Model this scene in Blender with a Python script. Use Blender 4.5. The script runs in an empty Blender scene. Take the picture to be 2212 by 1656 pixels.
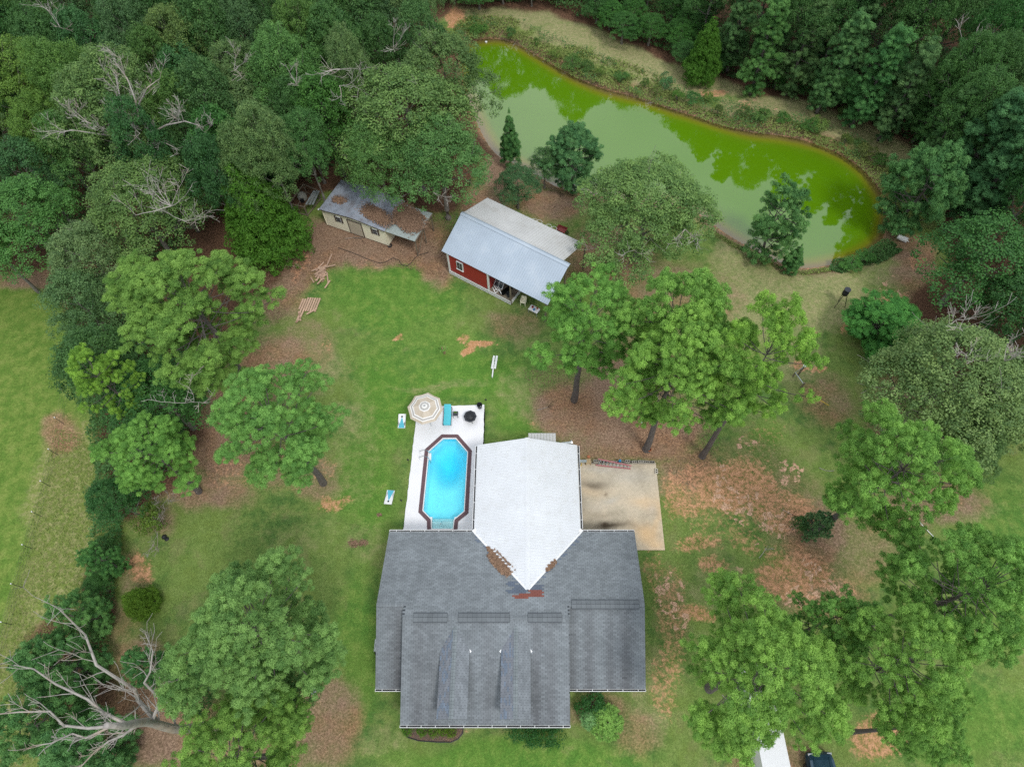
import bpy, math, random
import numpy as np
from mathutils import Vector, Matrix, Euler

S = bpy.context.scene
R = math.radians
# ------------------------------------------------------------------ camera
TILT = R(28.6); FOC = 1420.0; CAMH = 50.0; PCX = 1135.0; PCY = 828.0
cam_d = bpy.data.cameras.new('camera'); cam = bpy.data.objects.new('camera', cam_d)
S.collection.objects.link(cam); S.camera = cam
cam.location = (0, 0, CAMH); cam.rotation_euler = (TILT, 0, 0)
cam_d.sensor_width = 36; cam_d.lens = FOC / 2212 * 36; cam_d.shift_x = -(PCX - 1106) / 2212
cam_d.clip_start = 1; cam_d.clip_end = 3000
# ------------------------------------------------------------------ world / sun / exposure
W = bpy.data.worlds.new("World"); S.world = W; W.use_nodes = True
nt = W.node_tree; bg = nt.nodes['Background']; bg.inputs[1].default_value = 0.11
sky = nt.nodes.new('ShaderNodeTexSky'); sky.sky_type = 'NISHITA'; sky.sun_disc = False
sky.sun_elevation = R(58); sky.sun_rotation = R(-35); sky.dust_density = 3.0; sky.air_density = 1.0
tc = nt.nodes.new('ShaderNodeTexCoord')
n1 = nt.nodes.new('ShaderNodeTexNoise'); n1.inputs['Scale'].default_value = 2.2; n1.inputs['Detail'].default_value = 5
mp = nt.nodes.new('ShaderNodeMapping'); mp.inputs['Scale'].default_value = (1, 1, 2.2)
nt.links.new(tc.outputs['Generated'], mp.inputs[0]); nt.links.new(mp.outputs[0], n1.inputs['Vector'])
rp = nt.nodes.new('ShaderNodeValToRGB'); rp.color_ramp.elements[0].position = .30; rp.color_ramp.elements[1].position = .62
rp.color_ramp.elements[0].color = (.62, .62, .62, 1); rp.color_ramp.elements[1].color = (1, 1, 1, 1)
cl = nt.nodes.new('ShaderNodeValToRGB'); cl.color_ramp.elements[0].position = .35; cl.color_ramp.elements[1].position = .7
cl.color_ramp.elements[0].color = (6.2, 6.7, 7.4, 1); cl.color_ramp.elements[1].color = (9.6, 9.9, 10.2, 1)
mx = nt.nodes.new('ShaderNodeMixRGB')
nt.links.new(n1.outputs['Fac'], rp.inputs[0]); nt.links.new(n1.outputs['Fac'], cl.inputs[0])
nt.links.new(rp.outputs[0], mx.inputs[0]); nt.links.new(sky.outputs[0], mx.inputs[1]); nt.links.new(cl.outputs[0], mx.inputs[2])
sp = nt.nodes.new('ShaderNodeSeparateXYZ'); nt.links.new(tc.outputs['Generated'], sp.inputs[0])
gm = nt.nodes.new('ShaderNodeMapRange'); gm.inputs[1].default_value = 0; gm.inputs[2].default_value = 1; gm.inputs[3].default_value = .48; gm.inputs[4].default_value = 1.42
nt.links.new(sp.outputs[2], gm.inputs[0])
gs = nt.nodes.new('ShaderNodeVectorMath'); gs.operation = 'SCALE'; nt.links.new(mx.outputs[0], gs.inputs[0]); nt.links.new(gm.outputs[0], gs.inputs['Scale'])
nt.links.new(gs.outputs[0], bg.inputs[0])
sd = bpy.data.lights.new('sun', 'SUN'); sd.energy = 1.5; sd.angle = R(13); sd.color = (1, .965, .9)
sun = bpy.data.objects.new('sun', sd); S.collection.objects.link(sun)
sun.rotation_euler = (R(32), 0, R(35))
S.view_settings.view_transform = 'Standard'; S.view_settings.look = 'None'
S.view_settings.exposure = 0.2; S.view_settings.gamma = 1
S.cycles.max_bounces = 6; S.cycles.transparent_max_bounces = 8; S.cycles.transmission_bounces = 4
S.cycles.use_denoising = False

# ------------------------------------------------------------------ helpers
C = S.collection
rng = np.random.default_rng(7); rnd = random.Random(5)

def P(px, py, z=0.0):
    """point of the place seen at picture position (2212-wide units) at height z"""
    u = (px - PCX) / FOC; v = (PCY - py) / FOC
    dx = u; dy = v * math.cos(TILT) + math.sin(TILT); dz = v * math.sin(TILT) - math.cos(TILT)
    t = (z - CAMH) / dz
    return Vector((dx * t, dy * t, z))

def proj(X, Y, Z=0.0):
    h = CAMH - Z
    d = h * math.cos(TILT) + Y * math.sin(TILT)
    up = Y * math.cos(TILT) - h * math.sin(TILT)
    return PCX + FOC * X / d, PCY - FOC * up / d

def mpx(px, py, z=0.0):
    """metres per picture pixel there"""
    p = P(px, py, z); return ((CAMH - z) * math.cos(TILT) + p.y * math.sin(TILT)) / FOC

class MB:
    def __init__(s): s.v = []; s.f = []; s.c = []
    def add(s, vs, fs, col=None):
        b = len(s.v); s.v += [tuple(p) for p in vs]; s.f += [tuple(i + b for i in f) for f in fs]
        s.c += [col] * len(fs)
    def box(s, c, d, rot=None, col=None):
        x, y, z = d[0] / 2, d[1] / 2, d[2] / 2
        vs = [Vector(p) for p in ((-x,-y,-z),(x,-y,-z),(x,y,-z),(-x,y,-z),(-x,-y,z),(x,-y,z),(x,y,z),(-x,y,z))]
        if rot is not None:
            m = rot if isinstance(rot, Matrix) else Euler(rot).to_matrix()
            vs = [m @ p for p in vs]
        c = Vector(c); s.add([p + c for p in vs], [(0,3,2,1),(4,5,6,7),(0,1,5,4),(1,2,6,5),(2,3,7,6),(3,0,4,7)], col)
        return s
    def bar(s, a, b, w, h, col=None):
        a = Vector(a); b = Vector(b); d = b - a; L = d.length
        if L < 1e-6: return s
        m = d.to_track_quat('X', 'Z').to_matrix()
        return s.box((a + b) / 2, (L, w, h), m, col)
    def tube(s, pts, rad, n=6, cap=True, col=None):
        pts = [Vector(p) for p in pts]
        if not hasattr(rad, '__len__'): rad = [rad] * len(pts)
        vs = []; fs = []
        for i, p in enumerate(pts):
            d = (pts[min(i + 1, len(pts) - 1)] - pts[max(i - 1, 0)])
            if d.length < 1e-9: d = Vector((0, 0, 1))
            m = d.to_track_quat('Z', 'Y').to_matrix()
            for k in range(n):
                a = 2 * math.pi * k / n
                vs.append(p + m @ Vector((math.cos(a) * rad[i], math.sin(a) * rad[i], 0)))
        for i in range(len(pts) - 1):
            for k in range(n):
                fs.append((i*n+k, i*n+(k+1)%n, (i+1)*n+(k+1)%n, (i+1)*n+k))
        if cap:
            fs.append(tuple(range(n-1, -1, -1))); fs.append(tuple((len(pts)-1)*n + k for k in range(n)))
        s.add(vs, fs, col); return s
    def cyl(s, c, r, z0, z1, n=20, r2=None, col=None):
        return s.tube([(c[0], c[1], z0), (c[0], c[1], z1)], [r, r if r2 is None else r2], n, True, col)
    def prism(s, poly, z0, z1, col=None):
        """poly: list of (x,y); z0/z1 numbers"""
        n = len(poly)
        vs = [(p[0], p[1], z0) for p in poly] + [(p[0], p[1], z1) for p in poly]
        fs = [tuple(range(n-1, -1, -1)), tuple(range(n, 2*n))] + [(i, (i+1)%n, n+(i+1)%n, n+i) for i in range(n)]
        s.add(vs, fs, col); return s
    def slab(s, poly3, th, col=None):
        """3-D polygon (top face) thickened downwards"""
        n = len(poly3); top = [Vector(p) for p in poly3]; bot = [p - Vector((0, 0, th)) for p in top]
        vs = bot + top
        fs = [tuple(range(n-1, -1, -1)), tuple(range(n, 2*n))] + [(i, (i+1)%n, n+(i+1)%n, n+i) for i in range(n)]
        s.add(vs, fs, col); return s
    def ring(s, c, r, t, n=20, tilt=None):
        m = Euler(tilt).to_matrix() if tilt else Matrix.Identity(3)
        pts = [Vector(c) + m @ Vector((math.cos(2*math.pi*k/n)*r, math.sin(2*math.pi*k/n)*r, 0)) for k in range(n+1)]
        return s.tube(pts, t, 5, False)
    def lathe(s, c, prof, n=20):
        vs = []; fs = []
        for (r, z) in prof:
            for k in range(n):
                a = 2*math.pi*k/n; vs.append((c[0]+r*math.cos(a), c[1]+r*math.sin(a), c[2]+z))
        for i in range(len(prof)-1):
            for k in range(n): fs.append((i*n+k, i*n+(k+1)%n, (i+1)*n+(k+1)%n, (i+1)*n+k))
        s.add(vs, fs); return s
    def mesh(s, name, mat, off=None):
        me = bpy.data.meshes.new(name)
        vs = s.v if off is None else [(a-off[0], b-off[1], c-off[2]) for a, b, c in s.v]
        me.from_pydata(vs, [], s.f)
        if mat: me.materials.append(mat)
        if any(c is not None for c in s.c):
            at = me.attributes.new('tint', 'FLOAT_COLOR', 'FACE')
            at.data.foreach_set('color', np.array([(*(c or (1,1,1)), 1.0) for c in s.c], dtype=np.float32).ravel())
        return me

def obj(name, me, parent=None, loc=None):
    o = bpy.data.objects.new(name, me); C.objects.link(o)
    if parent: o.parent = parent
    if loc is not None: o.location = loc
    return o
def tag(o, label, cat, group=None, kind=None):
    if label: o['label'] = label
    if cat: o['category'] = cat
    if group: o['group'] = group
    if kind: o['kind'] = kind
    return o
def thing(name, label, cat, loc=(0,0,0), rz=0.0, group=None):
    o = bpy.data.objects.new(name, None); C.objects.link(o); o.empty_display_size = .2
    o.location = loc; o.rotation_euler = (0, 0, rz); return tag(o, label, cat, group)
def part(name, mb, mat, parent, world=False, smooth=False):
    off = None
    if world: off = tuple(parent.location)
    me = mb.mesh(name, mat, off) if isinstance(mb, MB) else mb
    if smooth: me.shade_smooth()
    return obj(name, me, parent)
def single(name, mb, mat, label, cat, loc=(0,0,0), rz=0.0, group=None, smooth=False):
    me = mb.mesh(name, mat)
    if smooth: me.shade_smooth()
    o = obj(name, me, None, loc); o.rotation_euler = (0, 0, rz); return tag(o, label, cat, group)
def struct(name, me):
    o = obj(name, me); o['kind'] = 'structure'; return o
def copy_tree(o, parent=None):
    c = o.copy(); C.objects.link(c); c.parent = parent
    for ch in [k for k in bpy.data.objects if k.parent == o]: copy_tree(ch, c)
    return c

# ------------------------------------------------------------------ materials
def newmat(name):
    m = bpy.data.materials.new(name); m.use_nodes = True
    return m, m.node_tree, m.node_tree.nodes['Principled BSDF']
def mat(name, col, rough=.7, metal=0.0, var=.12, scale=3.0, bump=0.0, dirt=None, dirt_amt=.5, dscale=1.0, spec=.3, tint=False):
    m, t, b = newmat(name)
    N = t.nodes; L = t.links
    b.inputs['Roughness'].default_value = rough; b.inputs['Metallic'].default_value = metal
    b.inputs['Specular IOR Level'].default_value = spec
    co = N.new('ShaderNodeTexCoord')
    nz = N.new('ShaderNodeTexNoise'); nz.inputs['Scale'].default_value = scale; nz.inputs['Detail'].default_value = 6
    L.new(co.outputs['Object'], nz.inputs['Vector'])
    mr = N.new('ShaderNodeMapRange'); mr.inputs[1].default_value = .25; mr.inputs[2].default_value = .75
    mr.inputs[3].default_value = 1 - var; mr.inputs[4].default_value = 1 + var
    L.new(nz.outputs['Fac'], mr.inputs[0])
    ml = N.new('ShaderNodeVectorMath'); ml.operation = 'SCALE'; ml.inputs[0].default_value = col[:3]
    L.new(mr.outputs[0], ml.inputs['Scale'])
    out = ml.outputs[0]
    if tint:
        at = N.new('ShaderNodeAttribute'); at.attribute_name = 'tint'
        oi = N.new('ShaderNodeObjectInfo')
        m1 = N.new('ShaderNodeVectorMath'); m1.operation = 'MULTIPLY'
        L.new(out, m1.inputs[0]); L.new(at.outputs['Color'], m1.inputs[1])
        m2 = N.new('ShaderNodeVectorMath'); m2.operation = 'MULTIPLY'
        L.new(m1.outputs[0], m2.inputs[0]); L.new(oi.outputs['Color'], m2.inputs[1]); out = m2.outputs[0]
    if dirt:
        n2 = N.new('ShaderNodeTexNoise'); n2.inputs['Scale'].default_value = dscale; n2.inputs['Detail'].default_value = 8; n2.inputs['Roughness'].default_value = .65
        L.new(co.outputs['Object'], n2.inputs['Vector'])
        r2 = N.new('ShaderNodeMapRange'); r2.inputs[1].default_value = .5; r2.inputs[2].default_value = .72; r2.inputs[4].default_value = dirt_amt
        L.new(n2.outputs['Fac'], r2.inputs[0])
        mm = N.new('ShaderNodeMixRGB'); mm.inputs[2].default_value = (*dirt, 1)
        L.new(r2.outputs[0], mm.inputs[0]); L.new(out, mm.inputs[1]); out = mm.outputs[0]
    L.new(out, b.inputs['Base Color'])
    if bump:
        bp = N.new('ShaderNodeBump'); bp.inputs['Strength'].default_value = bump; bp.inputs['Distance'].default_value = .02
        n3 = N.new('ShaderNodeTexNoise'); n3.inputs['Scale'].default_value = scale * 6; n3.inputs['Detail'].default_value = 4
        L.new(co.outputs['Object'], n3.inputs['Vector']); L.new(n3.outputs['Fac'], bp.inputs['Height']); L.new(bp.outputs[0], b.inputs['Normal'])
    return m

def leafmat(name, dark, light, trans=.25, rough=.5, spec=.35):
    m, t, b = newmat(name); N = t.nodes; L = t.links
    at = N.new('ShaderNodeAttribute'); at.attribute_name = 'tint'
    mm = N.new('ShaderNodeMixRGB'); mm.inputs[1].default_value = (*dark, 1); mm.inputs[2].default_value = (*light, 1)
    L.new(at.outputs['Fac'], mm.inputs[0])
    oi = N.new('ShaderNodeObjectInfo')
    m2 = N.new('ShaderNodeVectorMath'); m2.operation = 'MULTIPLY'
    L.new(mm.outputs[0], m2.inputs[0]); L.new(oi.outputs['Color'], m2.inputs[1])
    L.new(m2.outputs[0], b.inputs['Base Color']); b.inputs['Roughness'].default_value = rough
    b.inputs['Specular IOR Level'].default_value = spec
    tr = N.new('ShaderNodeBsdfTranslucent'); L.new(m2.outputs[0], tr.inputs[0])
    ms = N.new('ShaderNodeMixShader'); ms.inputs[0].default_value = trans
    L.new(b.outputs[0], ms.inputs[1]); L.new(tr.outputs[0], ms.inputs[2])
    L.new(ms.outputs[0], N['Material Output'].inputs[0])
    return m

M = {}
M['white'] = mat('white_paint', (.78,.79,.8), .5, var=.05, scale=1.5, dirt=(.5,.48,.44), dirt_amt=.15)
M['white_metal'] = mat('white_metal_roof', (.70,.725,.76), .38, var=.05, scale=.6, dirt=(.55,.55,.53), dirt_amt=.35, dscale=1.8, spec=.5)
M['grey_metal'] = mat('galvanised_roof', (.40,.47,.55), .42, .25, var=.09, scale=.5, dirt=(.52,.56,.6), dirt_amt=.5, dscale=.5, spec=.5)
M['cream_metal'] = mat('weathered_pale_roof', (.55,.555,.55), .5, .1, var=.08, scale=.5, dirt=(.36,.33,.29), dirt_amt=.35, dscale=.7)
M['shed_roof'] = mat('old_metal_roof', (.36,.40,.47), .55, .15, var=.3, scale=2.6, dirt=(.13,.09,.075), dirt_amt=.75, dscale=1.3)
M['carport'] = mat('carport_sheet', (.42,.48,.47), .5, .2, var=.1, scale=1, dirt=(.25,.25,.22), dirt_amt=.4)
M['shingle'] = mat('asphalt_shingle', (.195,.217,.235), .9, var=.12, scale=1.2, spec=.15, tint=True, bump=.3)
M['underlay'] = mat('roof_underlay', (.06,.07,.08), .9)
M['cream_siding'] = mat('cream_siding', (.86,.82,.64), .6, var=.05, scale=2, dirt=(.45,.4,.3), dirt_amt=.2)
M['white_siding'] = mat('white_siding', (.7,.7,.69), .6, var=.05)
M['tan_door'] = mat('tan_door', (.52,.46,.36), .6, var=.04)
M['brown_trim'] = mat('brown_trim', (.09,.07,.06), .6)
M['red'] = mat('barn_red', (.36,.035,.03), .6, var=.12, scale=1.5)
M['darkred'] = mat('dark_red', (.22,.05,.045), .6)
M['glass'] = mat('window_glass', (.03,.04,.05), .08, spec=.7, var=.02)
M['wood_grey'] = mat('weathered_wood', (.2,.165,.125), .85, var=.3, scale=6, bump=.3)
M['wood_pink'] = mat('cut_lumber', (.5,.35,.26), .85, var=.25, scale=5, tint=True)
M['wood_tan'] = mat('treated_lumber', (.45,.34,.2), .8, var=.2, scale=6)
M['concrete'] = None
M['block'] = mat('cinder_block', (.36,.34,.30), .9, var=.2, scale=8, bump=.4, tint=True)
M['black'] = mat('black_plastic', (.02,.022,.026), .45, var=.15)
M['charcoal'] = mat('charcoal_metal', (.05,.055,.065), .45, .3, var=.1)
M['turq'] = mat('turquoise_cloth', (.10,.55,.66), .8, var=.05)
M['blue_paint'] = mat('light_blue_paint', (.10,.45,.58), .6, var=.04)
M['galv'] = mat('galvanised', (.5,.55,.56), .35, .6, var=.1)
M['steel'] = mat('stainless', (.6,.62,.65), .25, .9, var=.05)
M['coping'] = mat('pool_coping', (.135,.08,.09), .8, var=.12, scale=4)
M['liner'] = mat('pool_liner', (.55,.86,.93), .6, var=.06, scale=4)
M['bark_pine'] = mat('pine_bark', (.13,.115,.11), .95, var=.35, scale=5, bump=.8, dirt=(.22,.17,.14), dirt_amt=.5, dscale=3)
M['bark_oak'] = mat('oak_bark', (.2,.185,.165), .95, var=.3, scale=4, bump=.6)
M['bark_dead'] = mat('dead_wood', (.36,.335,.31), .9, var=.3, scale=3, bump=.5, dirt=(.38,.25,.15), dirt_amt=.6, dscale=.7)
M['leaf_oak'] = leafmat('oak_leaf', (.05,.12,.038), (.20,.325,.10), .28, .5, .25)
M['leaf_green'] = leafmat('green_leaf', (.035,.105,.032), (.115,.25,.065), .28, .5, .25)
M['needle'] = leafmat('pine_needle', (.095,.235,.048), (.37,.63,.14), .35, .6, .15)
M['needle_dark'] = leafmat('young_pine_needle', (.045,.145,.05), (.18,.37,.12), .3, .6, .15)
M['cedar'] = leafmat('cedar_spray', (.055,.15,.015), (.18,.35,.05), .3, .6, .25)
M['litter'] = leafmat('dry_leaves', (.13,.08,.055), (.36,.235,.16), .0, .9, .1)
M['grassblade'] = leafmat('weed_blade', (.13,.21,.05), (.32,.38,.12), .3, .6, .1)
M['umb'] = None
M['yellow'] = mat('yellow_plastic', (.55,.38,.06), .6)
M['blue'] = mat('blue_plastic', (.03,.25,.5), .4)
M['terra'] = mat('terracotta', (.42,.16,.08), .8)
M['orange'] = mat('orange_rim', (.5,.12,.03), .6)
M['pink_ladder'] = mat('faded_red_fibreglass', (.42,.17,.18), .6, var=.15)
M['navy'] = mat('dark_blue_car_paint', (.025,.06,.09), .12, .35, var=.05, spec=.8)
M['car_white'] = mat('white_car_paint', (.75,.76,.77), .25, var=.03, spec=.6)
M['igloo'] = mat('beige_plastic', (.36,.36,.32), .6)
M['rope'] = mat('dark_hose', (.03,.03,.028), .6)
M['mulch'] = mat('mulch', (.13,.095,.08), .95, var=.4, scale=14, bump=.8)

# ------------------------------------------------------------------ vectorised leaf meshes
def quads_mesh(name, mat_, cen, nor, wid, lng, tint, tri=False, fold=0.25, axis=None):
    """cen,nor: (n,3); wid,lng (n,) ; axis optional direction of the long side"""
    n = len(cen)
    nor = nor / (np.linalg.norm(nor, axis=1, keepdims=True) + 1e-9)
    if axis is None: axis = rng.normal(size=(n, 3))
    t = axis - (axis * nor).sum(1, keepdims=True) * nor
    t /= np.linalg.norm(t, axis=1, keepdims=True) + 1e-9
    b = np.cross(nor, t)
    w = wid[:, None] / 2; l = lng[:, None] / 2
    if tri:
        V = np.stack([cen - b * w, cen + b * w, cen + t * l * 2], 1); k = 3
    else:
        V = np.stack([cen - t * l, cen + b * w + nor * w * fold, cen + t * l, cen - b * w + nor * w * fold], 1); k = 4
    me = bpy.data.meshes.new(name)
    me.vertices.add(n * k); me.vertices.foreach_set('co', V.astype(np.float32).ravel())
    me.loops.add(n * k); me.loops.foreach_set('vertex_index', np.arange(n * k, dtype=np.int32))
    me.polygons.add(n); me.polygons.foreach_set('loop_start', np.arange(0, n * k, k, dtype=np.int32))
    at = me.attributes.new('tint', 'FLOAT', 'POINT'); at.data.foreach_set('value', np.repeat(np.clip(tint, 0, 1), k).astype(np.float32))
    me.materials.append(mat_); me.update(calc_edges=True)
    return me

def unit(n):
    v = rng.normal(size=(n, 3)); return v / np.linalg.norm(v, axis=1, keepdims=True)

def foliage_broad(name, mat_, lobes, sub_r=.55, per_m2=11.0, leaf=.17, droop=0.0, flat=.5, asp=.6):
    """lobes: [(cx,cy,cz,rx,rz)] -> subclumps on every lobe's outside -> leaves on every subclump"""
    cs = []; ns = []; ts = []
    L = np.array(lobes)
    for (x, y, z, r, rz) in lobes:
        area = 4 * math.pi * r * r
        k = max(5, int(area / (sub_r * sub_r * 2.6)))
        u = unit(k); u[:, 2] = np.where(u[:, 2] < -.45, -u[:, 2], u[:, 2])
        rr = rng.uniform(.78, 1.12, k)[:, None]
        c = np.array([x, y, z]) + u * rr * np.array([r, r, rz])
        # drop subclumps deep inside other lobes
        d = np.ones(k, bool)
        for (a, b_, c_, r2, rz2) in lobes:
            if (a, b_, c_) == (x, y, z): continue
            q = ((c[:, 0]-a)/r2)**2 + ((c[:, 1]-b_)/r2)**2 + ((c[:, 2]-c_)/rz2)**2
            d &= q > .45
        c = c[d]; u = u[d]; k = len(c)
        sr = sub_r * rng.uniform(.65, 1.35, k)
        m = int(per_m2 * sub_r * sub_r * 12)
        st = rng.uniform(0, 1, k)
        cc = np.repeat(c, m, 0); uu = np.repeat(u, m, 0)
        v = unit(k * m); v = v + uu * .5 + np.array([0, 0, .35]); v /= np.linalg.norm(v, axis=1, keepdims=True)
        rad = np.repeat(sr, m)[:, None] * rng.uniform(.35, 1.1, (k * m, 1)) ** .6
        pos = cc + v * rad * np.array([1, 1, .75]); pos[:, 2] -= droop * rng.uniform(0, 1, k*m) ** 2
        cs.append(pos); nn = v * .7 + np.array([0, 0, flat]) + unit(k * m) * .55; ns.append(nn)
        ts.append(np.repeat(st, m) * .55 + rng.uniform(0, .45, k * m))
    cen = np.concatenate(cs); nor = np.concatenate(ns); t = np.concatenate(ts); n = len(cen)
    lg = leaf * rng.uniform(.7, 1.4, n)
    ax = None
    if droop > 0: ax = rng.normal(size=(n, 3)) * .5 + np.array([0, 0, -1.])
    return quads_mesh(name, mat_, cen, nor, lg * asp, lg, t, axis=ax)

def foliage_pine(name, mat_, lobes, dens=1.0, needle=.19, wid=.042, up=.35, var=.6):
    """every lobe is one burst of needle bundles radiating from the end of a twig"""
    L = np.array(lobes); k = np.maximum(24, (L[:, 3] ** 2 * 1950 * dens)).astype(int)
    idx = np.repeat(np.arange(len(L)), k); n = len(idx)
    u = unit(n); u[:, 2] += up; u /= np.linalg.norm(u, axis=1, keepdims=True)
    u[:, 2] = np.where(u[:, 2] < -.35, -u[:, 2], u[:, 2])
    r = L[idx, 3:4]; rz = L[idx, 4:5]
    f = rng.uniform(.25, 1.0, (n, 1)) ** .5
    c = L[idx, :3] + u * f * np.concatenate([r, r, rz], 1)
    a = unit(n) + u * .25
    nor = u * 1.0 + unit(n) * .6 + np.array([0, 0, .25])
    c = c - a / (np.linalg.norm(a, axis=1, keepdims=True) + 1e-9) * needle * .3
    t = rng.uniform(0, var, len(L))[idx] + rng.uniform(0, .38, n)
    return quads_mesh(name, mat_, c, nor, np.full(n, wid) * rng.uniform(.8, 1.5, n), needle * rng.uniform(.6, 1.2, n), t, tri=True, axis=a)

# ------------------------------------------------------------------ branches
def bend(a, b, sag, k=4):
    a = Vector(a); b = Vector(b); out = []
    for i in range(k + 1):
        s = i / k; p = a.lerp(b, s); p.z += math.sin(math.pi * s) * sag; out.append(p)
    return out
def bare(mb, p, d, L, r, depth, seed, spread=.75, n=5):
    q = random.Random(seed); p = Vector(p); d = Vector(d).normalized()
    pts = [p.copy()]; rs = [r]; k = 5 if depth > 1 else 3
    for i in range(k):
        d = (d + Vector((q.uniform(-1, 1), q.uniform(-1, 1), q.uniform(-.6, .9))) * .22).normalized()
        p = p + d * (L / k); pts.append(p.copy()); rs.append(max(.012, r * (1 - .62 * (i + 1) / k)))
    mb.tube(pts, rs, n if r > .05 else 3, True)
    if depth <= 0: return
    for j in range(q.randint(3, 5)):
        i = q.randint(2 if depth > 1 else 1, k)
        ax = Vector((q.uniform(-1, 1), q.uniform(-1, 1), q.uniform(-.3, .7))).normalized()
        nd = (d + ax * spread * 1.25).normalized()
        bare(mb, pts[i], nd, L * q.uniform(.42, .66), max(.014, rs[i] * .6), depth - 1, q.random(), spread, n)

# ------------------------------------------------------------------ tree prototypes (crown radius 1 unit = real metres, origin at base)
PROTO = {}
def trunk_mesh(name, mat_, H, r0, lobes, zsplit, lean=0, nlimb=10, seed=0, twig=0, rise=(.4, .8), thick=.55):
    q = random.Random(seed); mb = MB()
    pts = [(0, 0, -.3), (0, 0, .25)]; rs = [r0 * 1.45, r0 * 1.12]
    k = 7; x = y = 0
    for i in range(1, k + 1):
        x += q.uniform(-.12, .12); y += q.uniform(-.12, .12)
        pts.append((x, y, H * .92 * i / k)); rs.append(r0 * (1.02 - .86 * i / k))
    mb.tube(pts, rs, 9)
    ll = sorted(lobes, key=lambda l: -l[3])[:nlimb] if len(lobes) > nlimb else lobes
    for (cx, cy, cz, r, rz) in ll:
        zs = max(zsplit, cz - math.hypot(cx, cy) * q.uniform(*rise)); zs = min(zs, H * .85)
        f = zs / (H * .92); i = min(k, max(1, int(f * k)))
        a = Vector((pts[i + 1][0], pts[i + 1][1], zs)); rr = r0 * (1 - .8 * f) * thick
        pp = bend(a, (cx, cy, cz), math.hypot(cx, cy) * -.08)
        mb.tube(pp, [max(.03, rr * (1 - .7 * j / 4)) for j in range(5)], 5)
        for t in range(twig):
            bare(mb, pp[q.randint(2, 4)], (cx + q.uniform(-1,1), cy + q.uniform(-1,1), q.uniform(.2, 2)), r * q.uniform(.7, 1.2), .03, 1, q.random())
    return mb.mesh(name, mat_)

def proto_oak(key, seed, mat_, R_=6, zc=9, vz=4.2, nl=12, leaf=.155, sub=.55, per=13, twig=0, lobe=.42):
    q = random.Random(seed)
    lobes = [(0, 0, zc + vz * .35, R_ * .5, vz * .5)]
    for i in range(nl):
        a = 2.4 * i + q.uniform(-.4, .4); f = math.sqrt((i + .7) / nl)
        rr = R_ * .66 * f * q.uniform(.85, 1.15); z = zc + vz * (.55 - .95 * f ** 1.6) + q.uniform(-.7, .7)
        r = R_ * lobe * q.uniform(.62, 1.05) * (1.1 - .25 * f)
        lobes.append((rr * math.cos(a), rr * math.sin(a), z, r, r * q.uniform(.65, .95)))
    cm = foliage_broad('crown', mat_, lobes, sub, per, leaf)
    tm = trunk_mesh('trunk', M['bark_oak'], zc + vz * .5, R_ * .042 + .05, lobes, zc * .35, seed=seed, twig=twig, nlimb=nl)
    PROTO[key] = (tm, cm, R_, zc)
def proto_pine(key, seed, R_=4.0, zc=12.5, vz=4.2, nb=32, lr=.27, mat_=None, per=12.5, trunk=.30, cone=0.0):
    """boughs spread through the crown, each ending in a cluster of needle bursts"""
    q = random.Random(seed); lobes = []; boughs = []; ph = q.uniform(0, 6)
    for i in range(nb):
        a = 2.399 * i + ph + q.uniform(-.35, .35); s = (i + .5) / nb
        z = zc + vz * (1.0 - 1.95 * s ** (1.05))
        e = math.sqrt(max(.03, 1 - ((z - zc) / vz) ** 2)) * (1 - cone * (z - zc + vz) / (2 * vz))
        env = e * (1 + .2 * math.sin(3 * a + ph) + .12 * math.sin(5 * a + 1))
        rr = (R_ - .6) * env * q.uniform(.6, 1.03) + .1
        br = q.uniform(.6, 1.15) * (R_ / 4) ** .5
        c = (rr * math.cos(a), rr * math.sin(a), z + q.uniform(-.4, .4)); boughs.append((*c, br, br * .6))
        m = int(per * br * br * q.uniform(.8, 1.25) / .6)
        for j in range(m):
            b_ = 2.399 * j; f = math.sqrt((j + .5) / m) * br
            hz = math.sqrt(max(0, 1 - (f / br) ** 2)) * br * .55
            r = lr * q.uniform(.65, 1.3)
            lobes.append((c[0] + f * math.cos(b_) + q.uniform(-.12, .12), c[1] + f * math.sin(b_) + q.uniform(-.12, .12), c[2] + hz + q.uniform(-.28, .28), r, r * q.uniform(.8, 1.2)))
    cm = foliage_pine('crown', mat_ or M['needle'], lobes)
    tm = trunk_mesh('trunk', M['bark_pine'], zc + vz * .9, trunk, boughs, zc - vz * .95, nlimb=nb, seed=seed, twig=0, rise=(.05, .4), thick=.26)
    PROTO[key] = (tm, cm, R_, zc)
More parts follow.
